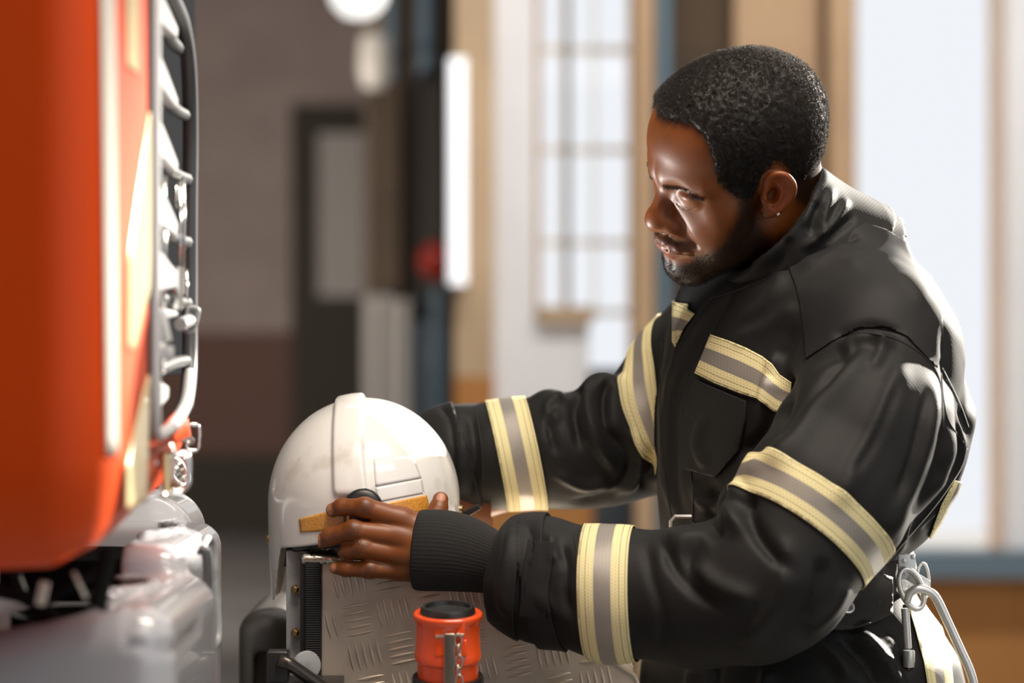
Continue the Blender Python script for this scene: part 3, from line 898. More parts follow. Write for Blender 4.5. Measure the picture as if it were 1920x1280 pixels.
chest([(1261, 565), (1291, 570), (1290, 580), (1303, 588), (1283, 614), (1266, 650), (1261, 640)], 'short yellow and silver band behind the front flap', [(1262, 566), (1303, 586)], [(1262, 654), (1278, 640)])
# shoulder panel and pocket flap
def patch(name, poly, material, off=.0014, thick=.0012, ymax=1):
    xs = [p[0] for p in poly]; ys = [p[1] for p in poly]
    m = (X > min(xs)-25) & (X < max(xs)+25) & (Y > min(ys)-25) & (Y < max(ys)+25) & (JN[:, 1] < .5) & (JV[:, 1] < ymax)
    return piece(name, JV, JQ[m[JQ].all(1)], JN, [], material, jacket, off=off, poly=poly, thick=thick)
patch('shoulder_panel', [(1474, 490), (1494, 540), (1506, 600), (1512, 672), (1560, 640), (1610, 614), (1660, 612), (1700, 630), (1757, 690), (1768, 640), (1764, 560), (1740, 505), (1705, 458), (1660, 430), (1622, 418), (1570, 440), (1520, 468)], twill, off=.0008, thick=.001)
patch('pocket_flap', [(1306, 712), (1400, 752), (1398, 790), (1386, 845), (1343, 895), (1281, 877), (1284, 800), (1292, 745)], black, off=.0022, thick=.0022)
# seams and piping traced over the cloth
def tracer(V, Q):
    return BVHTree.FromPolygons([tuple(v) for v in V], [tuple(int(i) for i in f) for f in Q])
def surf_line(bvh, pts, lift=.0008, n=40):
    out = []
    for p in bez(pts, n):
        o = Vector((0, -D0, ZC)); d = Vector(W(p[0], p[1], 0))-o; d.normalize()
        h = bvh.ray_cast(o, d)
        if h[0] is not None: out.append(np.array(h[0])+np.array(h[1])*lift)
    return out
jb = tracer(JV, JQ)
piping = mat('piping', srgb(170, 172, 170), rough=.5)
for pts in ([(1766, 690), (1800, 760), (1815, 800)], [(1812, 840), (1800, 880), (1760, 940), (1700, 1010), (1662, 1056)]):
    l = surf_line(jb, [(a, b) for a, b in pts])
    if len(l) > 3: MB().tube(l, .0007, 6).build('piping', piping, jacket, sharp=0)
thread = mat('thread', srgb(22, 22, 23), rough=.8)
for pts in ([(1515, 600), (1530, 650), (1600, 624), (1690, 640), (1757, 700), (1768, 800)], [(1474, 492), (1440, 520), (1380, 545), (1330, 560)], [(1296, 880), (1300, 930), (1300, 985)],
            [(1240, 640), (1238, 760), (1244, 880), (1262, 980)], [(1076, 1000), (1085, 1060), (1080, 1150), (1095, 1195)], [(893, 770), (905, 850), (905, 935)],
            [(1764, 700), (1775, 780), (1806, 830)]):
    l = surf_line(jb, pts, .0002)
    if len(l) > 3: MB().tube(l, .0009, 6).build('seam', thread, jacket, sharp=0)
# front flap over the zip
l = surf_line(jb, [(1372, 530), (1322, 600), (1278, 680), (1256, 760), (1252, 850), (1262, 930), (1280, 985)], .003, 60)

# ---- knitted cuff of the near sleeve
def ring_loft(rings, n=72):
    V = []; F = []
    for (c, ax, ry, rz, rib) in rings:
        ax = nrm(ax); u = nrm(np.cross(ax, [0, 1, 0])); w = np.cross(ax, u)
        for k in range(n):
            a = 2*math.pi*k/n; q = 1+rib*(1 if k % 2 else -1)
            V.append(np.asarray(c)+q*(rz*math.cos(a)*u+ry*math.sin(a)*w))
    m = len(rings)
    for i in range(m-1):
        for k in range(n): F.append((i*n+k, i*n+(k+1) % n, (i+1)*n+(k+1) % n, (i+1)*n+k))
    return V, F
knit = mat('knit_cuff', srgb(25, 25, 25), rough=.85, sheen=.02, bump=(900, .5, 3))
pts = [(779, 1030, -.047, 74), (790, 1031, -.049, 76), (820, 1031, -.055, 77), (860, 1034, -.062, 74), (895, 1042, -.070, 68), (925, 1052, -.080, 60), (950, 1062, -.088, 54)]
R = []
for i, (px, py, y, hh) in enumerate(pts):
    s = (D0+y)/FPX; R.append((W(px, py, y), (1, -.25, -.08), hh*s*.62, hh*s, .018))
R = [(R[0][0]+np.array([.004, 0, 0]), R[0][1], R[0][2]*.86, R[0][3]*.90, .018)]+R
cvs, cfs = ring_loft(R, 120)
cf = mk('knitted_cuff', cvs, cfs, knit, jacket); cf['label'] = 'black ribbed knitted cuff'
cf.modifiers.new('s', 'SUBSURF').render_levels = 1
# sleeve hem and strap of the near sleeve: rings that follow the sleeve
def sleeve_ring(name, s0, s1, material, rad, off, cutn=None, mask=None, tilt=(1, -.17, .03), lab=None, poly=None):
    C = W(s0[0], s0[1], s0[2]); n = nrm(tilt); w = s1
    s = (JV-C)@n; mk_ = mask & (np.abs(s) < w+.01)
    o = piece(name, JV, JQ[mk_[JQ].all(1)], JN, [(C+n*w, n), (C-n*w, -n)], material, jacket, off=off, thick=rad)
    if o and lab: o['label'] = lab
    return o
sleeve_ring('sleeve_hem', (962, 1072, -.095), .0150, black, .0026, .0006, mask=isN, tilt=(1, -.17, -.12))
sleeve_ring('wrist_strap', (1020, 1085, -.105), .0130, twill, .0030, .0006, mask=isN, tilt=(1, -.17, .16), lab='fabric wrist strap')
sleeve_ring('sleeve_hem', (838, 850, .24), .022, black, .0030, .0006, mask=isF, tilt=(1, .05, .30))
velcro = mat('velcro', srgb(20, 20, 21), rough=.95, bump=(1500, .9, 2))
patch('strap_tab', [(990, 1012), (1040, 1018), (1030, 1090), (1022, 1160), (975, 1155), (978, 1080)], velcro, off=.0038, thick=.0015, ymax=0)

# ================================================================ TROUSERS, BELT
f_hip = section([(1010, 1490, 225, 1.15), (1050, 1474, 212, 1.15), (1100, 1470, 222, 1.15), (1160, 1482, 250, 1.2), (1220, 1496, 274, 1.25), (1300, 1500, 284, 1.28), (1420, 1500, 286, 1.3), (1600, 1500, 270, 1.3), (1720, 1500, 230, 1.3)])
def legs(P):
    c = np.array([W(1500, 0, TY)[0], TY, 0]); L = np.array([ts, -tc, 0])*.105
    d = None
    for s, fx in ((1, -.03), (-1, .06)):
        a = c+s*L; f = np.array([fx, 0, 0])
        e = chain(P, [a+[0, 0, .86], a+f*.5+[0, 0, .50], a+f+[.01, 0, .09]], [.125, .100, .085], .03)
        d = e if d is None else smin(d, e, .02)
    return d
def f_tr(P): return np.maximum(smin(f_hip(P), legs(P), .04), .07-P[:, 2])
TV, TQ = surf_nets(f_tr, [.08, -.26, .05], [.62, .42, W(0, 990, .08)[2]], .0055, newton=2)
TN = normals(TV, TQ); FOLDS = [([(1500, 1190), (1560, 1230), (1600, 1290)], 14, 6.0), ([(1600, 1180), (1650, 1230), (1690, 1300)], 13, 6.0), ([(1560, 1180), (1620, 1240), (1650, 1300)], 9, -5.0),
         ([(1650, 1170), (1690, 1200), (1700, 1290)], 10, -4.0), ([(1440, 1250), (1430, 1300)], 14, 5.0), ([(1300, 1240), (1290, 1320)], 12, 5.0), ([(1340, 1240), (1340, 1320)], 9, -4.0)]
TV = fold(TV, TN); TN = normals(TV, TQ)
trousers = mk('trousers', TV, TQ, black, person)
band('yellow and silver band over the hip', W(1742, 1230, .08), (.93, -.05, .30), .021, TV[:, 1] < .5, TV, TQ, TN, trousers) if 0 else None
boots = mat('boot_leather', srgb(25, 24, 23), rough=.4, bump=(120, .3))
for s, fx in ((1, -.03), (-1, .06)):
    a = np.array([W(1500, 0, TY)[0], TY, 0])+s*np.array([ts, -tc, 0])*.105+[fx, 0, 0]
    Fd = np.array([-tc, -ts, 0])
    fb = lambda P: np.maximum(smin(cap(P, a+[.01, 0, .30], a+[.01, 0, .07], .062, .052), chain(P, [a+[.01, 0, .05], a+Fd*.10+[0, 0, .045], a+Fd*.17+[0, 0, .035]], [.05, .048, .042], .03), .03), -P[:, 2])
    bv, bq = surf_nets(fb, a-[.28, .22, .01], a+[.2, .2, .34], .008, newton=1)
    mk('boot', bv, bq, boots, person)
# hip tape: strip on the trousers
TX, TYp = proj(TV)
def chest2(poly, label, la, lb, V, Q, N, x, y, parent, nmax=.6):
    xs = [p[0] for p in poly]; ys = [p[1] for p in poly]
    m = (x > min(xs)-30) & (x < max(xs)+30) & (y > min(ys)-30) & (y < max(ys)+30) & (N[:, 1] < nmax)
    def ax(P):
        a, b = proj(P); d1 = seg_dist(a, b, la)[0]; d2 = seg_dist(a, b, lb)[0]
        return d1/(d1+d2+1e-6), P@nrm((.3, 0, -1))
    o = piece('reflective_tape', V, Q[m[Q].all(1)], N, [], tape, parent, off=.002, poly=poly, axes=ax)
    if o: o['label'] = label
la = [(1700, 1128), (1716, 1180), (1732, 1240), (1748, 1340)]; lb = [(1742, 1128), (1764, 1170), (1782, 1230), (1792, 1340)]
chest2(la+lb[::-1], 'yellow and silver band down the hip', la, lb, TV, TQ, TN, TX, TYp, trousers)
la = [(1785, 905), (1770, 950), (1745, 1002)]; lb = [(1800, 920), (1788, 965), (1762, 1010)]
chest2([(1790, 900), (1765, 945), (1742, 1008), (1764, 1014), (1790, 965), (1806, 905)], 'yellow and silver band round the back of the waist', [(1790, 900), (1742, 1008)], [(1812, 905), (1766, 1014)], JV, JQ, JN, X, Y, jacket, .9)

# belt: a thick leather pad and webbing that follow the waist
leather = mat('belt_leather', srgb(26, 22, 20), rough=.5, spec=.4, bump=(1300, .6, 2))
def f_off(P): return f_hip(P)
bw = W(0, 1100, .08)[2]
def belt_band(name, cz_l, cz_r, hw, off, material, x0, x1, thick, lab=None):
    # a strip between two slanted planes
    a = W(1500, cz_l, -.1); b = W(1690, cz_r, -.1); n = nrm(np.cross(b-a, [0, 1, 0])); n = n if n[2] > 0 else -n
    C = (a+b)/2; s = (TV-C)@n; m = (np.abs(s) < hw+.012)
    pl = [(C+n*hw, n), (C-n*hw, -n)]
    if x0 is not None: pl += [(W(x0, 1100, -.1), (-1, 0, 0)), (W(x1, 1100, -.1), (1, 0, 0))]; m &= (TN[:, 1] < .4)
    o = piece(name, TV, TQ[m[TQ].all(1)], TN, pl, material, belt if belt else person, off=off, thick=thick)
    if lab and o: o['label'] = lab
    return o
belt = None
belt = belt_band('belt', 1128, 1088, .0235, .003, leather, None, None, .004)
if belt: belt['label'] = 'dark leather work belt'
pad = patch  # (name reuse)
def tpatch(name, poly, material, off, thick, parent, lab=None):
    xs = [p[0] for p in poly]; ys = [p[1] for p in poly]
    m = (TX > min(xs)-30) & (TX < max(xs)+30) & (TYp > min(ys)-30) & (TYp < max(ys)+30) & (TN[:, 1] < .4)
    o = piece(name, TV, TQ[m[TQ].all(1)], TN, [], material, parent, off=off, thick=thick, poly=poly)
    if o and lab: o['label'] = lab
    return o
tpatch('belt_pad', [(1530, 1150), (1560, 1120), (1600, 1095), (1640, 1072), (1670, 1083), (1672, 1152), (1640, 1170), (1600, 1181), (1560, 1183), (1535, 1176)], leather, .0075, .0035, belt)
tb = tracer(TV, TQ)
def on(bvh, px, py, lift=0):
    o = Vector((0, -D0, ZC)); d = Vector(W(px, py, 0))-o; d.normalize(); h = bvh.ray_cast(o, d)
    return (np.array(h[0])+np.array(h[1])*lift, np.array(h[1])) if h[0] is not None else (W(px, py, -.1), np.array([0, -1, 0]))
p0, n0 = on(tb, 1580, 1147, .0118)
MB().lathe([(.0050, 0), (.0054, .0012), (.0068, .0017), (.0084, .0010), (.0088, 0), (.0060, -.0004), (.0050, 0)], p0, n0, 40).build('eyelet', steel, belt, sharp=0)
p0, n0 = on(tb, 1278, 992, .006)
b = W(1276, 990, TY-.16)
bk = MB(); bk.tube([b+[.011, 0, .012], b+[-.006, -.002, .012], b+[-.010, -.002, .007], b+[-.010, -.002, -.010], b+[-.006, -.002, -.014], b+[.011, 0, -.014]], .0022, 10)
bk.build('buckle', steel, belt)
# metal plate with ring holder
pp = W(1700, 1062, -.055)
pl = MB(); pl.box(pp, (.009, .002, .013), bev=.0012)
pl.add(*(lambda m: (m.V, m.F))(MB().box(pp+[.012, .001, -.014], (.012, .0035, .006), R=Matrix.Rotation(math.radians(32), 3, 'Y'), bev=.002)))
for dx, dz in ((-.003, .006), (.006, .010), (-.002, -.006)):
    pl.add(*(lambda m: (m.V, m.F))(MB().lathe([(.0026, 0), (.0022, .0012), (.0, .0016)], pp+[dx, -.002, dz], (0, -1, 0), 12)))
pl.build('metal_bracket', steel, belt)
# ring (D ring) hanging on the bracket
rc = W(1709, 1104, -.065)
pts = [rc+np.array([.0125*math.cos(a)-.002*math.sin(a), .004*math.sin(a), .0195*math.sin(a)-.005*math.cos(a)]) for a in np.linspace(0, 2*math.pi, 28, endpoint=False)]
MB().tube(pts, .0030, 10, closed=True).build('hanging_ring', steel, belt, sharp=0)
rc = W(1731, 1088, -.045)
pts = [rc+np.array([.006*math.cos(a), .004*math.sin(a), .018*math.sin(a)]) for a in np.linspace(0, 2*math.pi, 28, endpoint=False)]
MB().tube(pts, .0017, 10, closed=True).build('hanging_ring', steel, belt, sharp=0)
# ---- carabiner: long steel loop with a screw gate (a thing of its own, hangs from the belt)
cy0 = -.068
loop = bez([W(1700, 1128, cy0), W(1706, 1112, cy0), W(1720, 1104, cy0), W(1740, 1108, cy0), W(1756, 1122, cy0), W(1778, 1168, cy0), W(1800, 1216, cy0), W(1818, 1256, cy0), W(1826, 1290, cy0), W(1818, 1316, cy0), W(1790, 1328, cy0), W(1750, 1326, cy0), W(1718, 1318, cy0), W(1704, 1300, cy0)], 60)
carab = MB().tube(loop, .0047, 14).build('carabiner', steel, sharp=0)
tag(carab, 'long silver carabiner with knurled screw gate hanging from the belt at the hip', 'carabiner')
MB().tube([W(1697, 1140, cy0), W(1702, 1215, cy0)], .0042, 14).build('gate', steel, carab)
redm = mat('copper_gate', srgb(150, 90, 70), rough=.35, metal=.7)
MB().lathe([(.0058, 0), (.0062, .001), (.0062, .015), (.0058, .017)], W(1704, 1250, cy0), (0, 0, 1), 20).build('screw_sleeve', steel, carab)
MB().tube([W(1703, 1252, cy0), W(1705, 1302, cy0)], .0038, 12).build('gate', redm, carab)
# ================================================================ HELMET
HC = W(683, 940, .08); HSZ = (.1040, .122, .1130)
white = mat('helmet_paint', srgb(222, 220, 216), rough=.22, spec=.5, coat=.5, vary=(26, srgb(196, 188, 178), .56, .75))
g = NT(white)   # a few scuffs
n1 = g.n('TexNoise'); n1.inputs['Scale'].default_value = 160; n1.inputs['Detail'].default_value = 4
def h_warp(P):
    q = P-HC; q = q.copy(); q[:, 2] = np.where(q[:, 2] < 0, q[:, 2]*.30, q[:, 2]); return q
def ridge_u(P):
    q = P-HC; return q[:, 0]-(-.0100-.085*(q[:, 2]-.05))
def rim_z(P):     # height of the lower edge: long flap at the left end
    x = P[:, 0]; a = W(545, 1016, .08); b = W(860, 965, .08)
    z = np.interp(x, [a[0], b[0]], [a[2], b[2]])
    return z-.060*sstep(W(540, 0, .08)[0], W(519, 0, .08)[0], x)
def f_helmet(P):
    q = h_warp(P); z0 = np.array([0, 0, 0.])
    o = ell(q, z0, HSZ)
    u = np.abs(ridge_u(P)); w = .0150+.05*np.clip(.10-(P-HC)[:, 2], 0, .1)*.6
    rdg = smax(ell(q, z0, (HSZ[0]+.0055, HSZ[1]+.0055, HSZ[2]+.0055)), u-w, .004)
    rdg = smax(rdg, -(P[:, 2]-HC[2]-.012), .01)
    o = smin(o, rdg, .003)
    o = smax(o, -ell(q, z0, (HSZ[0]-.004, HSZ[1]-.004, HSZ[2]-.004)), .001)
    return smax(o, rim_z(P)-P[:, 2], .002)
V, Q = surf_nets(f_helmet, HC-[.125, .145, .125], HC+[.125, .145, .14], .0016, newton=2)
helmet = mk('fire_helmet', V, Q, white)
tag(helmet, 'glossy white fire helmet with orange reflective stickers held in both hands', 'helmet')
hb = tracer(V, Q)
blackp = mat('black_plastic', srgb(28, 27, 26), rough=.38, spec=.5)
def f_lin(P):
    q = h_warp(P); z0 = np.zeros(3)
    o = smax(ell(q, z0, (HSZ[0]-.006, HSZ[1]-.006, HSZ[2]-.006)), -ell(q, z0, (HSZ[0]-.016, HSZ[1]-.016, HSZ[2]-.016)), .002)
    x = P[:, 0]
    return smax(o, rim_z(P)-.006+.075*sstep(W(562, 0, .08)[0], W(540, 0, .08)[0], x)-P[:, 2], .002)
V, Q = surf_nets(f_lin, HC-[.11, .13, .12], HC+[.11, .13, .12], .003, newton=1)
mk('inner_liner', V, Q, blackp, helmet)
def decal(name, bvh, quad, material, parent, lift=.0007, nx=16, ny=8, thick=.0006):
    """sheet laid on a surface; quad: four corners in the frame"""
    a, b, c, d = [np.array(p, float) for p in quad]; V = []; F = []
    for j in range(ny+1):
        for i in range(nx+1):
            s, t = i/nx, j/ny
            p = (a*(1-s)+b*s)*(1-t)+(d*(1-s)+c*s)*t
            P, N = on(bvh, p[0], p[1], lift); V.append(P)
    for j in range(ny):
        for i in range(nx):
            k = j*(nx+1)+i; F.append((k, k+1, k+nx+2, k+nx+1))
    o = mk(name, V, F, material, parent)
    m = o.modifiers.new('t', 'SOLIDIFY'); m.thickness = thick; m.offset = 0
    return o
amber = mat('orange_reflector', srgb(214, 150, 60), rough=.35, spec=.6)
g = NT(amber); tcn = g.n('TexCoord'); vo = g.n('TexVoronoi'); vo.inputs['Scale'].default_value = 620; g.l(tcn.outputs['Object'], vo.inputs['Vector'])
g.l(g.mix(g.math('GREATER_THAN', vo.outputs['Distance'], .55), srgb(216, 154, 66), srgb(192, 132, 54)), g.b.inputs['Base Color'])
decal('reflective_sticker', hb, [(561, 973), (648, 950), (650, 992), (564, 998)], amber, helmet)['label'] = 'orange honeycomb reflective sticker'
decal('reflective_sticker', hb, [(716, 944), (799, 928), (806, 955), (722, 975)], amber, helmet)['label'] = 'orange honeycomb reflective sticker'
clear = mat('clear_label', srgb(222, 221, 219), rough=.18, spec=.6, coat=1)
decal('clear_sticker', hb, [(700, 862), (774, 854), (790, 896), (704, 912)], clear, helmet, lift=.0003, thick=.0005)
decal('clear_sticker', hb, [(704, 914), (791, 898), (795, 924), (708, 941)], clear, helmet, lift=.0003, thick=.0005)
kp, kn = on(hb, 681, 952, -.004)
kn = nrm(kn*.6+np.array([0, -1, 0])*.4)
MB().lathe([(.0205, 0), (.0208, .006), (.0200, .010), (.0175, .0125), (.012, .0138), (0, .0142)], kp, kn, 48).build('knob', blackp, helmet)
amb2 = mat('amber_edge', srgb(200, 140, 40), rough=.3)
b = W(683, 972, HC[1]-HSZ[1]-.008)
MB().box(b, (.021, .004, .0075), bev=.002).build('bracket', blackp, helmet)
MB().box(b+[-.0165, -.0045, .000], (.0014, .0012, .0055), bev=.0005).build('bracket_edge', amb2, helmet)
brass = mat('brass', srgb(150, 125, 85), rough=.35, metal=1)
p = W(501, 1010, .06)
MB().lathe([(.0048, 0), (.0052, .0015), (.0046, .0045), (0, .005)], p+[.004, 0, 0], (-1, 0, 0), 20).build('rim_screw', brass, helmet)
p = W(865, 955, .08)
MB().lathe([(.0048, 0), (.0052, .0015), (.0046, .0055), (0, .006)], p+[-.004, 0, .0], (1, -.2, 0), 20).build('rim_screw', brass, helmet)
MB().box(W(884, 957, .09), (.010, .006, .0035), R=Matrix.Rotation(math.radians(-28), 3, 'Y'), bev=.002).build('chin_strap', blackp, helmet)
MB().box(W(541, 1040, .03), (.0028, .010, .012), R=Matrix.Rotation(math.radians(8), 3, 'Y'), bev=.0012).build('visor_hinge', blackp, helmet)

# ================================================================ TREAD-PLATE LOCKER
alu = mat('tread_aluminium', srgb(222, 208, 190), rough=.36, metal=.55, vary=(18, srgb(190, 176, 160), .42, .72), bump=(90, .12, 4))
BY = -.022                                         # front face
outline = [(602, 1047), (760, 1052), (880, 1060), (940, 1092), (1000, 1136), (1060, 1180), (1110, 1212), (1150, 1238), (1190, 1266), (1204, 1300), (1206, 1390)]
top = [(W(x, y, BY)[0], W(x, y, BY)[2]) for x, y in outline]
polyb = top+[(top[-1][0], 0.0), (top[0][0], 0.0)]
m = MB().prism(polyb, BY, BY+.34, 1)
locker = m.build('treadplate_locker', alu, bevel=.002)
tag(locker, 'curved locker of bare aluminium tread plate under the helmet', 'locker')
# raised bars, five to a cell, alternating direction
lm = MB(); pitch = .0385; ang = math.radians(12)
ex = np.array([math.cos(ang), math.sin(ang)]); ez = np.array([-math.sin(ang), math.cos(ang)])
o0 = W(670, 1161, BY); o0 = np.array([o0[0], o0[2]])
def inside(p, poly):
    ins = False; j = len(poly)-1
    for i in range(len(poly)):
        if (poly[i][1] > p[1]) != (poly[j][1] > p[1]) and p[0] < (poly[j][0]-poly[i][0])*(p[1]-poly[i][1])/(poly[j][1]-poly[i][1])+poly[i][0]: ins = not ins
        j = i
    return ins
for i in range(-3, 12):
    for j in range(-7, 5):
        c = o0+ex*pitch*i+ez*pitch*j
        if c[1] < .95: continue
        a, b = (ex, ez) if (i+j) % 2 == 0 else (ez, ex)
        for k in range(-2, 3):
            cc = c+b*k*.0074
            L, w, hgt = .0155, .0019, .0020
            if not (inside(cc+a*L*.9, polyb) and inside(cc-a*L*.9, polyb)): continue
            if cc[0]-L*abs(a[0]) < polyb[0][0]+.001: continue
            V = []; F = []; ns = 8; pf = [(-1, 0), (-.6, .75), (0, 1), (.6, .75), (1, 0)]
            for s in range(ns+1):
                t = -1+2*s/ns; ww = w*max(0, 1-t*t)**.8; hh = hgt*max(0, 1-t*t)**.7
                for (u, v) in pf:
                    q = cc+a*L*t+b*u*ww; V.append((q[0], BY-v*hh+.0002, q[1]))
            for s in range(ns):
                for v in range(4): F.append((s*5+v, s*5+v+1, (s+1)*5+v+1, (s+1)*5+v))
            lm.add(V, F)
br = lm.build('tread_bars', alu, locker, sharp=0); tag(br, kind='stuff')
# worn edge strip along the top, folded over
rim = [W(x, y, BY-.0015) for x, y in outline[5:]]
em = MB()
pts = [np.array([a, BY, b]) for a, b in top[3:]]
em.tube(pts, .0022, 8); em.build('edge_bead', alu, locker)
foil = mat('worn_metal_edge', srgb(196, 188, 176), rough=.25, metal=.9, bump=(60, .8, 4))
fm_ = MB(); nx = 40; V = []; F = []
rs = np.random.RandomState(5)
for i in range(nx+1):
    t = i/nx; x = W(566+180*t, 0, BY)[0]
    for j, (dy, dz) in enumerate([(.05, .004), (-.002, .0035), (-.0042, .0005), (-.0042, -.0045-.002*rs.rand())]):
        V.append((x, BY+dy, W(0, 1046, BY)[2]+dz+.0006*rs.normal()))
for i in range(nx):
    for j in range(3): F.append((i*4+j, i*4+j+1, (i+1)*4+j+1, (i+1)*4+j))
o = mk('folded_edge', V, F, foil, locker); mm = o.modifiers.new('t', 'SOLIDIFY'); mm.thickness = .0012
# rubber seal with fine ribs, and grey flange with bolts
rubber = mat('rubber', srgb(30, 30, 31), rough=.7, spec=.3)
g = NT(rubber); tcn = g.n('TexCoord'); sp = g.n('SeparateXYZ'); g.l(tcn.outputs['Object'], sp.inputs[0])
bp = g.n('Bump'); bp.inputs['Strength'].default_value = .7; bp.inputs['Distance'].default_value = .0008
g.l(g.math('SINE', g.math('MULTIPLY', sp.outputs[2], 2600)), bp.inputs['Height']); g.l(bp.outputs[0], g.b.inputs['Normal'])
x0, x1 = W(573, 0, BY)[0], W(602, 0, BY)[0]; zt = W(0, 1056, BY)[2]
MB().box(((x0+x1)/2, BY-.001, zt/2), ((x1-x0)/2, .006, zt/2), bev=.002).build('rubber_seal', rubber, locker)
darkm = mat('dark_edge', srgb(22, 22, 23), rough=.4)
x0, x1 = W(563, 0, BY)[0], W(574, 0, BY)[0]; zt = W(0, 1034, BY)[2]
MB().box(((x0+x1)/2, BY+.008, zt/2), ((x1-x0)/2, .010, zt/2), bev=.001).build('dark_flange', darkm, locker)
greym = mat('grey_painted_metal', srgb(150, 152, 153), rough=.4, spec=.5, vary=(40, srgb(120, 122, 124), .5, .7))
x0, x1 = W(536, 0, .0)[0], W(564, 0, 0)[0]; zt = W(0, 1032, .0)[2]
MB().box(((x0+x1)/2, .014, zt/2), ((x1-x0)/2, .012, zt/2), bev=.002).build('side_flange', greym, locker)
for py in (1105, 1186):
    p = W(555, py, .0)
    b = MB().lathe([(.0055, 0), (.0055, .0018), (.0042, .002), (.0042, .006), (.0034, .0068), (0, .007)], p+[0, .001, 0], (-.25, -1, 0), 6)
    b.build('bolt', brass, locker)

# ================================================================ ORANGE HOSE COUPLING
OY = -.17; oc = W(840, 1270, OY); s_ = (D0+OY)/FPX
orange = mat('orange_paint', srgb(226, 78, 26), rough=.28, spec=.5, coat=.4)
tilt = nrm((0.0, -.13, 1))
def zz(py): return (1270-py)*s_
prof = [(0, zz(1268)), (57*s_, zz(1268)), (58*s_, zz(1238)), (62*s_, zz(1234)), (63*s_, zz(1222)), (61*s_, zz(1217)), (60*s_, zz(1165)), (62*s_, zz(1160)),
        (65*s_, zz(1154)), (65*s_, zz(1147)), (62*s_, zz(1144)), (52*s_, zz(1145)), (50*s_, zz(1156)), (0, zz(1156))]
coup = MB().lathe(prof, oc, tilt, 64, x=(1, 0, 0)).build('hose_coupling', orange, bevel=.0008, sharp=30)
tag(coup, 'bright orange metal hose coupling with black cap and hanging chain', 'coupling')
MB().lathe([(52*s_, zz(1158)), (53*s_, zz(1150)), (51*s_, zz(1138)), (48*s_, zz(1133)), (43*s_, zz(1133)), (41*s_, zz(1140)), (0, zz(1141))], oc, tilt, 48).build('rubber_cap', blackp, coup)
MB().lathe([(0, zz(1420)), (50*s_, zz(1420)), (52*s_, zz(1300)), (66*s_, zz(1292)), (68*s_, zz(1272)), (66*s_, zz(1266)), (0, zz(1266))], oc, tilt, 48).build('valve_body', blackp, coup)
R0 = oc+np.array([0, -63*s_, 0])
def cw(px, py, dy=0): return W(px, py, OY-61*s_+dy)
MB().box(cw(845, 1174, -.001), (.0058, .004, .0062), bev=.0008).build('slot', darkm, coup)
MB().box(cw(823, 1176, -.001), (.0040, .005, .0078), bev=.0015).build('latch_lug', orange, coup)
MB().box(cw(864, 1176, -.001), (.0040, .005, .0078), bev=.0015).build('latch_lug', orange, coup)
MB().box(cw(826, 1214, .000), (.0050, .004, .0080), bev=.0015).build('latch_lug', orange, coup)
MB().box(cw(866, 1214, .000), (.0050, .004, .0080), bev=.0015).build('latch_lug', orange, coup)
nickel = mat('nickel', srgb(190, 180, 165), rough=.3, metal=1)
MB().tube([cw(817, 1193, -.006), cw(870, 1190, -.006)], .0015, 10).build('cross_pin', nickel, coup)
MB().box(cw(843, 1245, -.005), (.0052, .0028, .0300), bev=.001).build('latch_lever', nickel, coup)
lk = [(859, 1200, 0), (861, 1219, 1), (861, 1240, 0), (860, 1258, 1), (861, 1277, 0)]
for (px, py, tw) in lk:
    c = cw(px, py, -.010); a = math.radians(70 if tw else 10)
    pts = [c+np.array([.0034*math.cos(t)*math.cos(a), .0034*math.cos(t)*math.sin(a), .0062*math.sin(t)]) for t in np.linspace(0, 2*math.pi, 16, endpoint=False)]
    MB().tube(pts, .0010, 8, closed=True).build('chain_link', nickel, coup, sharp=0)
# shelf bracket that carries the coupling and is bolted to the locker
zb = oc[2]+zz(1420)
sh = MB(); sh.box((oc[0], (OY-.06+BY)/2, zb-.012), (.09, (BY-(OY-.06))/2, .006), bev=.002)
sh.build('side_shelf', darkm, locker)

# ================================================================ TUBE LEVER AND MUDGUARD beside the locker
tc0 = W(528, 1232, -.13)
tube_o = MB().tube([W(522, 1236, -.13), W(545, 1246, -.125), W(600, 1284, -.115), W(640, 1312, -.11), W(700, 1352, -.10)], .0066, 18).build('nozzle_lever', mat('gunmetal', srgb(70, 66, 62), rough=.25, metal=.7), sharp=0)
tag(tube_o, 'dark metal tube lever in a black clamp left of the locker seal', 'lever')
MB().box(W(522, 1248, -.118), (.011, .012, .016), bev=.003).build('clamp', blackp, tube_o)
MB().lathe([(.0, 0), (.014, 0), (.015, .004), (.014, .008), (.007, .009), (0, .009)], W(572, 1246, -.10), (.5, -1, 0), 32).build('clamp_wheel', greym, tube_o)
MB().box(W(575, 1300, -.085), (.035, .05, .012), bev=.002).build('mount', darkm, tube_o)
def f_mud(P):
    q = P-W(520, 1300, .30)
    b = rbox(q+W(0, 0, 0)*0, (0, 0, 0), (.048, .10, .105), .030)
    return b
mc = W(513, 1310, .30)
f_mud = lambda P: smax(rbox(P, mc+np.array([0, .0, -.45]), (.030, .12, .5655), .026), -rbox(P, mc+np.array([.01, -.14, -.49]), (.020, .04, .56), .008), .004)
V, Q = surf_nets(f_mud, mc-np.array([.06, .16, mc[2]+.02]), mc+np.array([.06, .16, .16]), .006, newton=2)
V[:, 2] = np.maximum(V[:, 2], 0)
mud = mk('mudguard', V, Q, mat('satin_black', srgb(60, 56, 52), rough=.5, spec=.5, coat=.0)); tag(mud, 'rounded satin black mudguard standing behind the locker at its left', 'mudguard')
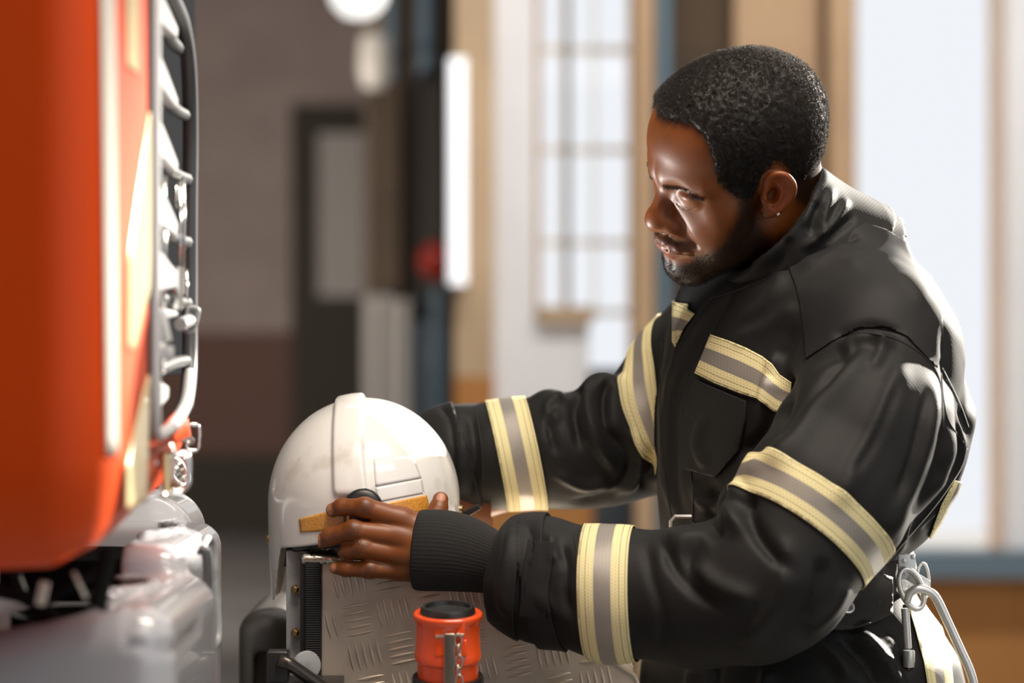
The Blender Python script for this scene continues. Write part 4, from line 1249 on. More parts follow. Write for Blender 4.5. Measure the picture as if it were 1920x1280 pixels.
# ================================================================ FIRE TRUCK (left edge)
red = mat('orange_red_paint', srgb(214, 72, 8), rough=.45, spec=.25, coat=.0)
silver = mat('silver_plastic', srgb(196, 196, 198), rough=.3, spec=.5, coat=.3)
dgrey = mat('dark_grille', srgb(70, 72, 74), rough=.35, spec=.5)
chrome = mat('chrome', srgb(225, 225, 222), rough=.12, metal=1)
cream = mat('cream_sticker', srgb(226, 208, 158), rough=.3, coat=.5)
wstrip = mat('white_stripe', srgb(226, 220, 208), rough=.3, coat=.5)
blk = mat('gasket', srgb(14, 14, 14), rough=.95, spec=.05)
def X_(px, d): return (px-960)*d/FPX
def Z_(py, d): return ZC-(py-HY)*d/FPX
# plan view of the cab skin: side wall, rounded corner, bowed front
_t = np.linspace(-math.pi/2, 0, 22)[1:]; _y = np.linspace(-.75, -.32, 50)[1:]
plan = np.concatenate([np.stack([np.linspace(-2.2, -.3425, 14), np.full(14, -.80)], 1), np.stack([-.3425+.05*np.cos(_t), -.75+.05*np.sin(_t)], 1),
                       np.stack([-.2925-.0065*((_y+.75)/.43)**2, _y], 1)])
zb = Z_(1085, 1.75)
prof = [(0.0, 2.9), (0, zb+.10), (.002, zb+.06), (.008, zb+.03), (.022, zb+.010), (.05, zb), (.12, zb+.004)]
def offs(P2, d):
    out = []
    for i in range(len(P2)):
        a = P2[max(i-1, 0)]; b = P2[min(i+1, len(P2)-1)]; t = b-a; t = t/np.linalg.norm(t)
        out.append(P2[i]+np.array([-t[1], t[0]])*d)
    return out
def zrise(p): return float(np.interp(960+p[0]*FPX/(p[1]+D0), [0, 200, 300, 345], [0, .014, .036, .052])) if p[1] > -.81 else 0
V = []; F = []; n = len(plan)
zg = Z_(838, 2.0); prof = [(0, z) for z in np.linspace(2.9, zg, 30)]+prof[2:]
kg = int(np.argmin(np.abs(960+plan[:, 0]*FPX/(plan[:, 1]+D0)-270.5)+np.where(plan[:, 1] < -.70, 999, 0)+np.where(plan[:, 1] > -.50, 999, 0)))
for (d, z) in prof:
    for p in offs(plan, d): V.append((p[0], p[1], z+(zrise(p) if z < zb+.08 else 0)))
for i in range(len(prof)-1):
    for k in range(n-1):
        if prof[i+1][1] >= zg-1e-6 and k >= kg: continue
        F.append((i*n+k, i*n+k+1, (i+1)*n+k+1, (i+1)*n+k))
truck = empty('fire_truck', (-1.2, .3, 0)); tag(truck, 'orange-red fire truck with silver front grille at the left edge', 'fire truck')
cab = mk('cab_skin', V, F, red, truck); mm = cab.modifiers.new('t', 'SOLIDIFY'); mm.thickness = .006; mm.offset = 0
def skin(px, py, lift=.0015):
    o = Vector((0, -D0, ZC)); d = Vector(W(px, py, 0))-o; d.normalize(); h = cb.ray_cast(o, d)
    return (np.array(h[0])+np.array(h[1])*0, h[0] is not None)
def strip(name, a0, a1, zrange, material, lift=.004, ny=30, f=None):
    """sheet on the cab skin: a0(z)..a1(z) are arc parameters in plan (index of the plan polyline)"""
    V = []; F = []; nx = 8
    N2 = [np.array([-(plan[min(i+1, n-1)]-plan[max(i-1, 0)])[1], (plan[min(i+1, n-1)]-plan[max(i-1, 0)])[0]]) for i in range(n)]
    def at(u, z):
        i = min(max(u, 0), n-1.001); k = int(i); t = i-k
        p = plan[k]*(1-t)+plan[k+1]*t; nn = N2[k]*(1-t)+N2[k+1]*t; nn = nn/np.linalg.norm(nn)
        q = p-nn*lift; return (q[0], q[1], z)
    for j in range(ny+1):
        t = j/ny; z = zrange[0]*(1-t)+zrange[1]*t
        for i in range(nx+1):
            s = i/nx; V.append(at(a0(t)*(1-s)+a1(t)*s, z))
    for j in range(ny):
        for i in range(nx): k = j*(nx+1)+i; F.append((k, k+1, k+nx+2, k+nx+1))
    o = mk(name, V, F, material, truck); mm = o.modifiers.new('t', 'SOLIDIFY'); mm.thickness = .0012; mm.offset = 0
    return o
pxs = np.array([960+p[0]*FPX/(p[1]+D0) for p in plan]); dd = plan[:, 1]+D0
kmax = int(np.argmax(pxs))
def arc(px): return float(np.interp(px, pxs[:kmax+1], np.arange(kmax+1)))
dz = lambda px: float(np.interp(px, pxs[:kmax+1], dd[:kmax+1]))
strip('white_stripe', lambda t: arc(180+12*t), lambda t: arc(206+6*t), (Z_(-60, 1.8), Z_(850, 1.8)), wstrip)
strip('cream_sticker', lambda t: arc(228), lambda t: arc(250), (Z_(-80, 1.85), Z_(135, 1.85)), cream)
strip('cream_sticker', lambda t: arc(270-40*min(1, t*1.6)), lambda t: arc(272-4*max(0, t*2-1.2)-26*max(0, t-.75)*4), (Z_(205, 1.9), Z_(655, 1.9)), cream)
strip('cream_sticker', lambda t: arc(269-42*min(1, t*1.5)), lambda t: arc(272-5*t), (Z_(705, 1.9), Z_(940, 1.9)), cream)
# lower trim line of the cab
edge = [(p[0], p[1], zb+.001+zrise(p)) for p in offs(plan, .05)]
MB().tube([np.array(e) for e in edge[20:]], .004, 8).build('lower_trim', silver, truck, sharp=0)
MB().box((-1.42, .3, 2.0), (.83, 1.02, .6), bev=.02).build('cab_interior', blk, truck)
# front panel inner wall that carries the grille
gx = -.293
gd0, gd1 = 1.985, 2.30
def G(px, py, d): return np.array([X_(px, d), d-D0, Z_(py, d)])
# gasket and frame along the left of the grille, round the bottom
path = [G(275.5, -60, 1.95), G(274.5, 300, 1.95), G(274.5, 600, 1.95), G(275.5, 780, 1.95), G(279, 824, 1.975), G(296, 826, 2.03), G(325, 805, 2.12), G(352, 770, 2.22)]
MB().tube(bez(path, 60), .0040, 10).build('gasket', blk, truck, sharp=0)
path = [G(289, -60, 1.985), G(288, 300, 1.98), G(288, 600, 1.98), G(289, 770, 1.985), G(290, 812, 2.0), G(304, 812, 2.05), G(330, 790, 2.13), G(350, 752, 2.2), G(356, 700, 2.26)]
MB().tube(bez(path, 60), .0058, 12).build('grille_frame', silver, truck, sharp=0)
path = [G(284, -70, 2.1), G(318, -10, 2.16), G(343, 50, 2.22), G(354, 130, 2.26), G(357, 250, 2.29), G(356, 400, 2.30), G(356, 560, 2.30), G(355, 700, 2.28), G(345, 770, 2.2)]
MB().tube(bez(path, 60), .0075, 12).build('grille_frame', dgrey, truck, sharp=0)
# inner back of the grille
MB().box((X_(322, 2.5)-.06, 2.5-D0+.15, 1.74), (.012, .40, .42), bev=.003).build('grille_back', mat('radiator', srgb(34, 36, 38), rough=1.0, spec=0), truck)
# blades
def blade(py0, py1, drop, th, px1=332):
    m = MB(); V = []; F = []; ns = 14
    for i in range(ns+1):
        t = i/ns; px = 285+(px1-285)*t; d = 1.985+.17*t
        y0 = py0+drop*t**1.15; y1 = py1+(drop*1.02-(py1-py0)*.72)*t**.9
        a = G(px, y0, d); b = G(px-2, y1, d)
        cx = .022*(1-t)+.012
        V += [a, b, b+np.array([-cx, .012, .002]), a+np.array([-cx, .012, .004])]
    for i in range(ns):
        for k in range(4): F.append((i*4+k, i*4+(k+1) % 4, (i+1)*4+(k+1) % 4, (i+1)*4+k))
    F += [(0, 3, 2, 1), (ns*4, ns*4+1, ns*4+2, ns*4+3)]
    m.add(V, F); o = m.build('grille_blade', silver, truck, bevel=.0025); return o
for a in ((-48, 20, 100, 0), (68, 125, 118, 0), (192, 265, 112, 0), (318, 404, 100, 0), (452, 548, 60, 0), (575, 605, 10, 0), (648, 690, -18, 0), (705, 790, 20, 0)):
    blade(a[0], a[1], a[2], 0, 335 if a[0] < 600 else 318)
for (py, dr) in ((40, 60), (170, 48), (300, 36), (430, 24), (560, 8), (690, -14)):   # darker cross blades deeper in
    MB().tube(bez([G(300, py, 2.12), G(325, py+dr*.7, 2.2), G(350, py+dr, 2.29)], 12), .006, 8).build('grille_blade', dgrey, truck, sharp=0)
for (px, a, b, d) in ((345, 332, 552, 2.22), (338, 338, 560, 2.2), (309, 330, 700, 2.1), (350, 505, 600, 2.26), (330, 345, 390, 2.2)):
    MB().tube([G(px, a, d), G(px, b, d)], .0016, 10).build('chrome_rod', chrome, truck, sharp=0)
MB().box(G(334, 540, 2.16), (.0030, .012, .0190), bev=.001).build('rod_guide', chrome, truck)
# emblem-like white block and latches
MB().box(G(303, 612, 2.03), (.0052, .010, .0135), R=Matrix.Rotation(math.radians(-12), 3, 'Y'), bev=.0015).build('grille_block', silver, truck)
MB().box(G(291, 628, 2.0), (.0038, .009, .0130), bev=.0015).build('grille_block', silver, truck)
MB().box(G(307, 660, 2.03), (.0075, .010, .0050), bev=.0015).build('grille_block', silver, truck)
def loop(c, w, h, r, rot=0, m=chrome, name='latch_loop'):
    pts = []
    for t in np.linspace(0, 2*math.pi, 24, endpoint=False):
        a = math.copysign(abs(math.cos(t))**.5, math.cos(t)); b = math.copysign(abs(math.sin(t))**.5, math.sin(t))
        pts.append(c+np.array([w*a*math.cos(rot)-h*b*math.sin(rot), .35*w*a, w*a*math.sin(rot)+h*b*math.cos(rot)]))
    return MB().tube(pts, r, 8, closed=True).build(name, m, truck, sharp=0)
loop(G(358, 599, 2.25), .0050, .0115, .0022, -.25, greym)
MB().tube([G(338, 608, 2.2), G(356, 600, 2.25)], .006, 10).build('latch_mount', greym, truck)
loop(G(361, 820, 2.28), .0060, .0125, .0020)
MB().tube([G(338, 815, 2.2), G(358, 826, 2.28)], .004, 10).build('latch_mount', chrome, truck)
for k in range(4): loop(G(333+3*k, 888-2*k, 2.12+.01*k), .0070, .0165, .0014)
MB().box(G(322, 905, 2.09), (.0078, .010, .0022), bev=.0008).build('latch_plate', chrome, truck)
MB().box(G(322, 912, 2.09), (.0078, .010, .0014), bev=.0006).build('latch_plate', chrome, truck)
MB().box(G(316, 872, 2.07), (.0030, .006, .0130), bev=.001).build('latch_plate', chrome, truck)
MB().tube([G(310, 850, 2.05), G(312, 935, 2.05)], .0028, 10).build('latch_plate', cream, truck)
for (px, py) in ((287, 855), (321, 838), (324, 846), (309, 930), (290, 868)):
    MB().lathe([(.003, 0), (.003, .002), (.0015, .0034), (0, .0036)], G(px, py, 2.03), (.6, -1, 0), 12).build('rivet', chrome, truck)
# under-grille skin, continues the cab front below the grille
# housing added for the lamp that throws highlights on the face
lampc = np.array([-.352, .20, 1.225])
MB().lathe([(0, -.028), (.012, -.026), (.017, -.01), (.018, 0), (.0155, 0), (.013, -.014), (0, -.018)], lampc+np.array([-.026, 0, -.012]), (.82, -.40, .40), 24).build('face_lamp_housing', chrome, truck)

MB().tube(bez([lampc+np.array([-.045, .012, -.022]), lampc+np.array([-.045, -.05, -.04]), np.array([-.40, .04, 1.19])], 16), .004, 10).build('face_lamp_arm', greym, truck, sharp=0)  # arm added to hold the made-up lamp housing
# ---- silver bumper
bump = mat('bumper_paint', srgb(178, 180, 186), rough=.22, spec=.5, coat=.7)
ZA, ZB, ZD = 1.150, 1.178, 1.203
hole1 = np.array([X_(276, 2.07)-.060, 2.07, ZA]); hole2 = np.array([X_(325, 2.33)-.085, 2.33, ZB])
def tier(x1, d0, d1, zt, r):
    c = np.array([(x1-1.5)/2, (d0+d1)/2, (zt+.35)/2]); h = np.array([(x1+1.5)/2, (d1-d0)/2, (zt-.35)/2])
    return lambda R: rbox(R, c, h, r)
tA = tier(X_(350, 1.99), 1.90, 2.22, ZA, .032); tB = tier(X_(360, 2.22), 2.165, 2.47, ZB, .026); tC = tier(X_(368, 2.50), 2.44, 2.62, ZD, .045)
def f_bump(P):
    R = P.copy(); R[:, 1] = P[:, 1]+D0; x, d, z = R[:, 0], R[:, 1], R[:, 2]
    A = tA(R+np.stack([0*x, 0*x, .20*np.clip(X_(240, 1.92)-x, 0, .5)], 1))
    f = smin(A, tB(R), .008); f = smin(f, tC(R), .008)
    # front leans back towards the foot
    f = smax(f, x-X_(360, 1.95)+.02*np.clip((1.0-z)/.3, 0, 1)-.03*sstep(2.1, 2.2, d)-.03*sstep(2.4, 2.5, d), .01)
    for h, r in ((hole1, .060), (hole2, .085)):
        q = R-h; rr = np.hypot(q[:, 0], q[:, 1])
        f = smin(f, np.maximum(np.abs(rr-r-.005)-.005, np.abs(z-h[2]-.001)-.004), .006)
        f = np.maximum(f, -np.maximum(rr-r, -q[:, 2]-.09))
    f = smax(f, -np.maximum(np.maximum(x-X_(200, 2.1), np.maximum(1.945-d, d-2.43)), .95-z), .008)
    g1 = np.exp(-((x-X_(249, 1.93))/.0024)**2)*sstep(Z_(1200, 1.92)-.001, Z_(1200, 1.92)+.001, z)
    g2 = np.exp(-((z-Z_(1200, 1.92)+.2*(x-X_(249, 1.93)))/.0026)**2)*sstep(X_(248, 1.93), X_(250, 1.93), x)
    return f+.004*np.maximum(g1, g2)*sstep(2.10, 2.05, d)
V, Q = surf_nets(f_bump, [-1.0, 1.87-D0, .60], [X_(388, 2.5)+.02, 2.69-D0, ZD+.03], .0065, newton=2)
hole1[1] -= D0; hole2[1] -= D0
bu = mk('bumper', V, Q, bump, truck); bu['label'] = 'silver-white painted bumper with round openings'
for h, r, py in ((hole1, .0385, 0), (hole2, .052, 0)):
    pass
for h, r in ((hole1, .058), (hole2, .083)): MB().lathe([(0, -.035), (r*.6, -.03), (r*.97, -.022), (r*.97, -.06)], h, (0, 0, 1), 32).build('dark_hole_disc', blk, truck)  # black discs added to stand for the darkness inside the openings
MB().box(G(255, 1165, 1.945)+np.array([.006, -.012, .004]), (.0016, .002, .0060), bev=.001).build('bumper_slot', blk, truck)
# side grab handle
path = [G(372, 1040, 2.3), G(388, 1010, 2.36), G(399, 1030, 2.38), G(404, 1110, 2.38), G(408, 1190, 2.38), G(398, 1215, 2.36)]
MB().tube(bez(path, 30), .0048, 10).build('grab_handle', greym, truck, sharp=0)
path = [G(372, 1030, 2.2), G(386, 1040, 2.2), G(389, 1110, 2.2), G(386, 1170, 2.2)]
MB().tube(bez(path, 20), .0045, 10).build('grab_handle', dgrey, truck, sharp=0)
# springs and hoses under the cab
def coil(a, b, R, r, turns):
    a = np.array(a); b = np.array(b); ax = nrm(b-a); u = nrm(np.cross(ax, [0, 1, 0])); w = np.cross(ax, u); pts = []
    for k in range(int(turns*12)+1):
        t = k/(turns*12); an = 2*math.pi*t*turns; pts.append(a+(b-a)*t+R*(math.cos(an)*u+math.sin(an)*w))
    return pts
hose = mat('black_hose', srgb(24, 24, 24), rough=.85, spec=.2)
MB().tube(coil(G(203, 1030, 1.9), G(182, 1140, 1.9), .0055, .0022, 14), .0022, 6).build('spring', hose, truck, sharp=0)
MB().tube(bez([G(-40, 1100, 1.95), G(50, 1120, 1.95), G(90, 1150, 1.95), G(125, 1190, 1.93)], 24), .006, 10).build('hose', hose, truck, sharp=0)
MB().tube(bez([G(20, 1060, 2.0), G(60, 1130, 2.0), G(150, 1090, 2.0), G(190, 1060, 2.0)], 24), .005, 10).build('hose', hose, truck, sharp=0)
MB().tube([G(138, 1072, 1.85), G(162, 1122, 1.85)], .0016, 8).build('cable', wstrip, truck, sharp=0)
MB().box(G(80, 1112, 1.85), (.0035, .004, .0090), R=Matrix.Rotation(.2, 3, 'Y'), bev=.001).build('clip', wstrip, truck)
MB().box((-1.15, -.05, .74), (.55, .55, .30), bev=.03).build('chassis', blk, truck)
for yy in (-.35, .55):
    MB().lathe([(.30, -.12), (.42, -.12), (.45, -.08), (.45, .08), (.42, .12), (.30, .12), (.28, .05), (0, .05)], (-1.3, yy, .45), (0, 1, 0), 40).build('wheel', hose, truck)
# ================================================================ ROOM
def wallmat(name, c, c2=None, rough=.8): return mat(name, c, rough=rough, spec=.2, vary=(3, c2 or c, .4, .7), bump=(12, .1, 3))
w_mauve = wallmat('mauve_plaster', srgb(150, 135, 127), srgb(140, 126, 118)); w_maroon = wallmat('maroon_dado', srgb(98, 74, 64))
w_white = wallmat('white_plaster', srgb(232, 231, 232), srgb(226, 225, 226)); w_tan = wallmat('tan_timber', srgb(186, 156, 124), srgb(176, 146, 116))
w_brown = wallmat('dark_brown_wood', srgb(86, 72, 58), srgb(74, 62, 52)); w_orange = wallmat('ochre_dado', srgb(176, 122, 70), srgb(168, 116, 66))
w_floor = mat('concrete_floor', srgb(150, 147, 144), rough=.45, spec=.4, vary=(1.2, srgb(132, 129, 126), .4, .65)); w_blue = mat('blue_grey_pipe_paint', srgb(92, 112, 124), rough=.4)
w_slate = wallmat('slate_panel', srgb(70, 78, 84)); w_dark = wallmat('dark_recess', srgb(60, 54, 48)); w_beige = wallmat('beige_plaster', srgb(190, 165, 135), srgb(180, 155, 126))
w_light = wallmat('light_grey_panel', srgb(158, 152, 145))
H_ = 5.2
def slab(name, px0, px1, d, z0, z1, th, m, kind='structure', par=None):
    x0, x1 = X_(px0, d), X_(px1, d)
    o = MB().box(((x0+x1)/2, d-D0+th/2, (z0+z1)/2), ((x1-x0)/2, th/2, (z1-z0)/2)).build(name, m, par, smooth=False)
    if kind: tag(o, kind=kind)
    return o
def boxw(name, x0, x1, y0, y1, z0, z1, m, kind='structure', par=None, bev=0):
    o = MB().box(((x0+x1)/2, (y0+y1)/2, (z0+z1)/2), ((x1-x0)/2, (y1-y0)/2, (z1-z0)/2), bev=bev).build(name, m, par, smooth=False)
    if kind: tag(o, kind=kind)
    return o
DB = 17.0; DR = 8.5; yr_ = DR-D0
boxw('floor', -9, 9, -9, DB-D0+.3, -.1, 0, w_floor)
boxw('ceiling', -9, 9, -4.5, DR-D0+.35, H_, H_+.2, w_white)
boxw('ceiling', -9, X_(852, DR)+.12, DR-D0+.35, DB-D0+.3, H_, H_+.2, w_white)
yb = DB-D0
xa = X_(690, DR)           # where the nearer wall begins
slab('wall_back', -1700, 910, DB, Z_(622, DB), H_, .2, w_mauve)
slab('trim_1', -1700, 910, DB-.03, Z_(850, DB), Z_(622, DB), .23, w_maroon)
slab('trim_2', -1700, 910, DB-.05, 0, Z_(850, DB), .25, w_dark)
boxw('wall_front', -9, .9, -4.7, -4.5, 0, H_, w_brown)
boxw('wall_left', -9.2, -9, -4, yb+.3, 0, H_, w_mauve)
boxw('wall_right', 9, 9.2, -4, yr_+.35, 0, H_, w_white)
# nearer cross wall with windows
yr = DR-D0
slab('wall_center', 926, 1003, DR, 0, H_, .35, w_white)
slab('trim_3', 852, 926, DR-.06, Z_(705, DR), H_, .45, w_beige)
slab('trim_4', 852, 926, DR-.06, 0, Z_(705, DR), .45, w_orange)
# window 1: opening 1003..1195 down to row 600 / 690
slab('wall_center', 1003, 1104, DR, 0, Z_(604, DR), .35, w_white)
slab('wall_center', 1104, 1197, DR, 0, Z_(692, DR), .35, w_slate)
slab('wall_center', 1003, 1197, DR, Z_(-380, DR), H_, .35, w_white)
boxw('trim_5', X_(880, DR-.1), X_(1112, DR-.1), yr-.09, yr-.01, 0, Z_(930, DR), w_orange)
pane = mat('window_glass', (1, 1, 1, 1), rough=.0, trans=1.0, spec=.5)
pane.node_tree.nodes['Principled BSDF'].inputs['IOR'].default_value = 1.08
win = slab('window_1', 1003, 1014, DR+.12, Z_(604, DR), Z_(-380, DR), .06, w_tan)
framem = mat('window_frame_paint', srgb(225, 218, 206), rough=.5)
for px in (1052, 1064, 1115, 1192):
    slab('window_bar', px-(5 if px == 1064 else 3), px+(5 if px == 1064 else 3), DR+.13, Z_(600, DR), Z_(-380, DR), .05, w_brown if px == 1064 else framem, None, win)
for py in (-140, 84, 275, 452, 585):
    slab('window_bar', 1003, 1197, DR+.13, Z_(py+6, DR), Z_(py-6, DR), .05, framem, None, win)
slab('window_sill', 1010, 1110, DR-.05, Z_(606, DR), Z_(574, DR), .3, w_beige, None, win)
slab('window_pane', 1014, 1197, DR+.18, Z_(690, DR), Z_(-380, DR), .008, pane, None, win)
# timber front of posts right of the window
slab('trim_6', 1193, 1226, DR-.25, 0, H_, .6, w_tan)
slab('trim_7', 1262, 1378, DR+.1, 0, H_, .3, w_brown)
slab('trim_8', 1378, 1536, DR, 0, H_, .35, w_tan)
slab('trim_9', 1536, 1556, DR+.08, 0, H_, .25, w_brown)
slab('trim_10', 1556, 1601, DR-.12, 0, H_, .5, w_tan)
slab('wall_center', 1197, 1262, DR+.2, 0, H_, .2, w_brown)
# window 2: broad bright window behind the shoulder
slab('wall_center', 1601, 1888, DR, 0, Z_(1072, DR), .35, w_orange)
slab('wall_center', 1601, 1888, DR, Z_(-420, DR), H_, .35, w_white)
w2 = slab('window_2', 1596, 1606, DR+.1, Z_(1072, DR), Z_(-420, DR), .08, w_tan)
slab('window_pane', 1606, 1888, DR+.2, Z_(1072, DR), Z_(-420, DR), .008, pane, None, w2)
slab('window_bar', 1886, 1896, DR+.1, Z_(1072, DR), Z_(-420, DR), .08, w_white, None, w2)
slab('trim_11', 1601, 2600, DR-.14, Z_(1076, DR), Z_(1028, DR), .2, w_blue)
slab('wall_center', 1888, 2250, DR, Z_(1050, DR), H_, .35, w_white)
slab('wall_center', 1888, 5600, DR, 0, Z_(1050, DR), .35, w_orange)
# window 3: high opening out of frame on the right, the sun comes through it
slab('wall_center', 4700, 5600, DR, 0, H_, .35, w_white)
slab('wall_center', 2250, 4700, DR, H_-.25, H_, .35, w_white)
w3 = slab('window_3', 2250, 2275, DR+.1, Z_(1050, DR), H_-.25, .08, w_tan)
# side return of the nearer wall
boxw('wall_side', X_(852, DR)-.0, X_(852, DR)+.12, yr+.40, yb, 0, H_, w_brown)

# ---- things on and along the walls
def thing(o, label, cat, group=None): return tag(o, label, cat, group)
# far door with pale panel
d = DB-.12
dr = slab('door_1', 545, 690, d, 0, Z_(195, d), .10, w_dark)
slab('door_panel', 597, 682, d-.03, Z_(556, d), Z_(250, d), .06, w_light, None, dr)
# tall cabinets in front of the far wall
d = 11.5
cb_ = slab('wall_cabinet', 690, 752, d, Z_(548, d), Z_(150, d), .25, w_brown, None)
slab('cabinet_door', 694, 748, d-.02, Z_(540, d), Z_(158, d), .02, w_brown, None, cb_); thing(cb_, 'tall dark brown wall cabinet, the left one of the pair', 'cabinet')
cb2 = slab('wall_cabinet', 790, 838, d, Z_(548, d), Z_(130, d), .25, w_dark, None)
slab('cabinet_door', 794, 834, d-.02, Z_(540, d), Z_(140, d), .02, w_dark, None, cb2); thing(cb2, 'narrow dark wall cabinet behind the white lamp tube', 'cabinet')
slab('wall_partition', 684, 900, d+.42, 0, H_, .15, wallmat('grey_brown_plaster', srgb(112, 98, 84)))
lk1 = slab('locker', 682, 738, d, 0, Z_(556, d), .25, w_light, None); slab('locker_door', 686, 708, d-.02, .1, Z_(566, d), .02, w_light, None, lk1); thing(lk1, 'pale grey locker under the left wall cabinet', 'locker')
lk2 = slab('locker', 742, 768, d, 0, Z_(562, d), .25, w_light, None); slab('locker_door', 745, 765, d-.02, .1, Z_(570, d), .02, w_light, None, lk2); thing(lk2, 'narrow pale locker beside the dark locker', 'locker')
lk3 = slab('locker', 770, 806, d, 0, Z_(600, d), .25, w_slate, None); slab('locker_door', 773, 803, d-.02, .1, Z_(608, d), .02, w_slate, None, lk3); thing(lk3, 'dark slate locker between the pale lockers and blue pipe', 'locker')
def pipe(px, d, z0, z1, rpx, label, m=w_blue):
    c = np.array([X_(px, d), d-D0, 0]); r = rpx*d/FPX
    p = MB().tube([c+[0, 0, z0], c+[0, 0, z1]], r, 20).build('pipe', m)
    for z in (z0+.3, (z0+z1)/2, z1-.3):
        MB().lathe([(r, -.03), (r*1.2, -.03), (r*1.2, .03), (r, .03)], c+[0, 0, z], (0, 0, 1), 20).build('pipe_collar', m, p)
    return thing(p, label, 'pipe')
pipe(734, 11.84, 0, H_, 12, 'blue-grey pipe rising above the left dark cabinet')
pipe(800, 11.84, 0, H_, 17, 'thick blue-grey pipe above the narrow dark cabinet')
pipe(828, 10.6, 0, Z_(540, 10.6), 20, 'blue-grey pipe standing on the floor under the red bell')
pipe(1243, DR-.2, 0, H_, 17, 'tall blue pipe beside the tan post behind the head')
# red bell
bc = np.array([X_(820, 10.3), 10.3-D0, Z_(490, 10.3)])
redp = mat('red_enamel', srgb(206, 50, 24), rough=.3, coat=.5)
bell = MB().lathe([(0, -.09), (.03, -.088), (.062, -.07), (.080, -.04), (.086, 0), (.080, .03), (.03, .04), (0, .04)], bc, (0, 1, 0), 32).build('alarm_bell', redp)
MB().lathe([(.02, 0), (.02, .25)], bc+[0, .0, 0], (0, 1, 0), 16).build('mount', w_dark, bell)
thing(bell, 'round red alarm bell on the wall beside the white lamp tube', 'alarm bell')
# strip lamp
tubem = mat('lamp_tube', (1, 1, 1, 1), emit=(.95, .96, 1, 1), strength=.85)
d = 8.37
tl = slab('strip_lamp', 842, 874, d, Z_(536, d), Z_(108, d), .07, mat('lamp_housing', srgb(230, 230, 232), rough=.4), None)
MB().tube([np.array([X_(858, d), d-D0-.03, Z_(532, d)]), np.array([X_(858, d), d-D0-.03, Z_(112, d)])], 17*d/FPX, 16).build('tube', tubem, tl)
thing(tl, 'long white vertical strip lamp beside the beige column', 'lamp')
# wall sconce
d = 11.3
sc1 = MB().lathe([(0, -.16), (.05, -.15), (.075, -.08), (.07, .06), (.05, .10), (0, .11)], (X_(702, d), d-D0, Z_(105, d)), (0, 0, 1), 24).build('wall_light', mat('opal_glass', srgb(225, 215, 200), rough=.3, emit=(1, .9, .8, 1), strength=.12))
MB().tube([np.array([X_(702, d), d-D0+.05, Z_(90, d)]), np.array([X_(702, d), d-D0+.6, Z_(90, d)])], .015, 8).build('bracket', w_dark, sc1)
thing(sc1, 'opal glass wall light above the left dark cabinet', 'lamp')
# ceiling lamp at the top edge
d = 8
pl1 = MB().lathe([(0, -.085), (.05, -.075), (.085, -.04), (.098, 0), (.09, .03), (0, .05)], (X_(672, d), d-D0, Z_(-12, d)), (0, 0, 1), 32).build('hanging_lamp', mat('lamp_globe', (1, 1, 1, 1), emit=(1, .98, .94, 1), strength=1.1))
MB().tube([np.array([X_(672, d), d-D0, Z_(-20, d)]), np.array([X_(672, d), d-D0, H_])], .006, 8).build('cord', w_dark, pl1)
thing(pl1, 'round white hanging lamp at the top edge', 'lamp')

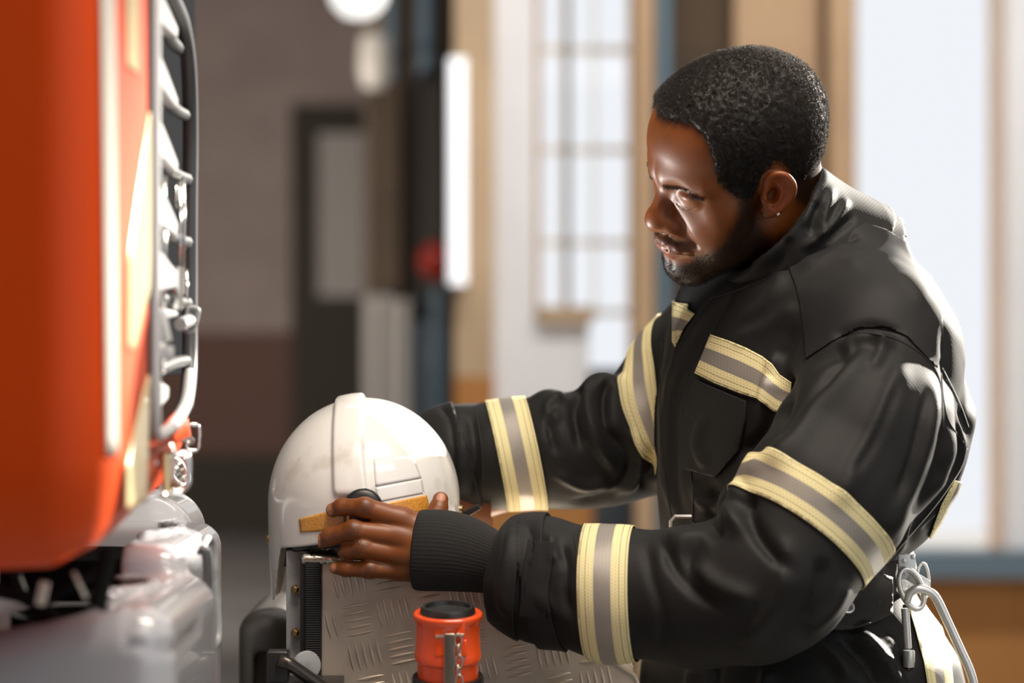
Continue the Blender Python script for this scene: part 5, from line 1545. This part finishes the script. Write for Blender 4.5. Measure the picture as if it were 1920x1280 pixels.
# ================================================================ LIGHT
wd = bpy.data.worlds.new('sky'); sc_ = bpy.context.scene; sc_.world = wd; wd.use_nodes = True
bg = wd.node_tree.nodes['Background']; bg.inputs[0].default_value = (.92, .95, 1.0, 1); bg.inputs[1].default_value = .95
def lamp(kind, name, loc, target, power, color=(1, 1, 1), **k):
    l = bpy.data.lights.new(name, kind); l.energy = power; l.color = color
    for a, v in k.items(): setattr(l, a, v)
    o = bpy.data.objects.new(name, l); col().objects.link(o); o.location = loc
    o.rotation_euler = (Vector(target)-Vector(loc)).to_track_quat('-Z', 'Y').to_euler(); return o
HPT = W(1400, 300, 0)
sd = nrm((.62, .68, .33))
lamp('SUN', 'sun', HPT+sd*10, HPT, 16.0, (1, .93, .82), angle=math.radians(1.2))
lamp('AREA', 'hall_fill', (1.2, -3.2, 4.6), (0, 0, 1.2), 22, (1, .90, .78), shape='RECTANGLE', size=2.4, size_y=.6)  # unseen fill light, added to brighten the side facing the camera
lamp('AREA', 'hall_fill', (2.4, -3.0, 4.6), (0, 0, 1.2), 22, (1, .93, .84), shape='RECTANGLE', size=2.4, size_y=.6)  # second added fill beside it
lamp('AREA', 'hall_fill', (-3.5, 6.6, 1.9), (-1.5, 12.5, 1.5), 90, (1, .93, .88), shape='RECTANGLE', size=1.5, size_y=.6, spread=math.radians(105))  # unseen fill added to lift the far wall and cabinets
lamp('AREA', 'subject_fill', (.35, -.78, 3.1), (.15, .05, 1.1), 60, (1, .88, .74), shape='RECTANGLE', size=1.3, size_y=.4)  # overhead fill added for the person, set to leave the cab side dark
lamp('AREA', 'window_wall_fill', (.9, 3.0, 4.9), (.9, 6.0, 1.6), 150, (1, .97, .94), shape='RECTANGLE', size=4, size_y=.5)  # unseen fill added to whiten the wall round the windows
lamp('SPOT', 'face_highlight_lamp', lampc+np.array([-.026, 0, -.012])+.003*nrm((.82, -.40, .40)), W(1275, 430, -.05), 27.0, (1, .97, .92), shadow_soft_size=.01, spot_size=math.radians(34), spot_blend=.6)  # added spot, stands in for sunlight bounced up onto the face
# ================================================================ camera
cd = bpy.data.cameras.new('camera'); cam = bpy.data.objects.new('camera', cd); col().objects.link(cam)
cam.location = (0, -D0, ZC); cam.rotation_euler = (math.pi/2, 0, 0)
cd.lens = 85; cd.sensor_width = 36; cd.shift_y = -(640-HY)/1920
cd.dof.use_dof = True; cd.dof.focus_distance = D0-.04; cd.dof.aperture_fstop = 2.8
sc = bpy.context.scene; sc.camera = cam
sc.view_settings.view_transform = 'Standard'; sc.view_settings.look = 'None'; sc.view_settings.gamma = 1
sc.view_settings.exposure = 0.0; sc.view_settings.use_curve_mapping = False
sc.cycles.use_denoising = True; sc.cycles.max_bounces = 8
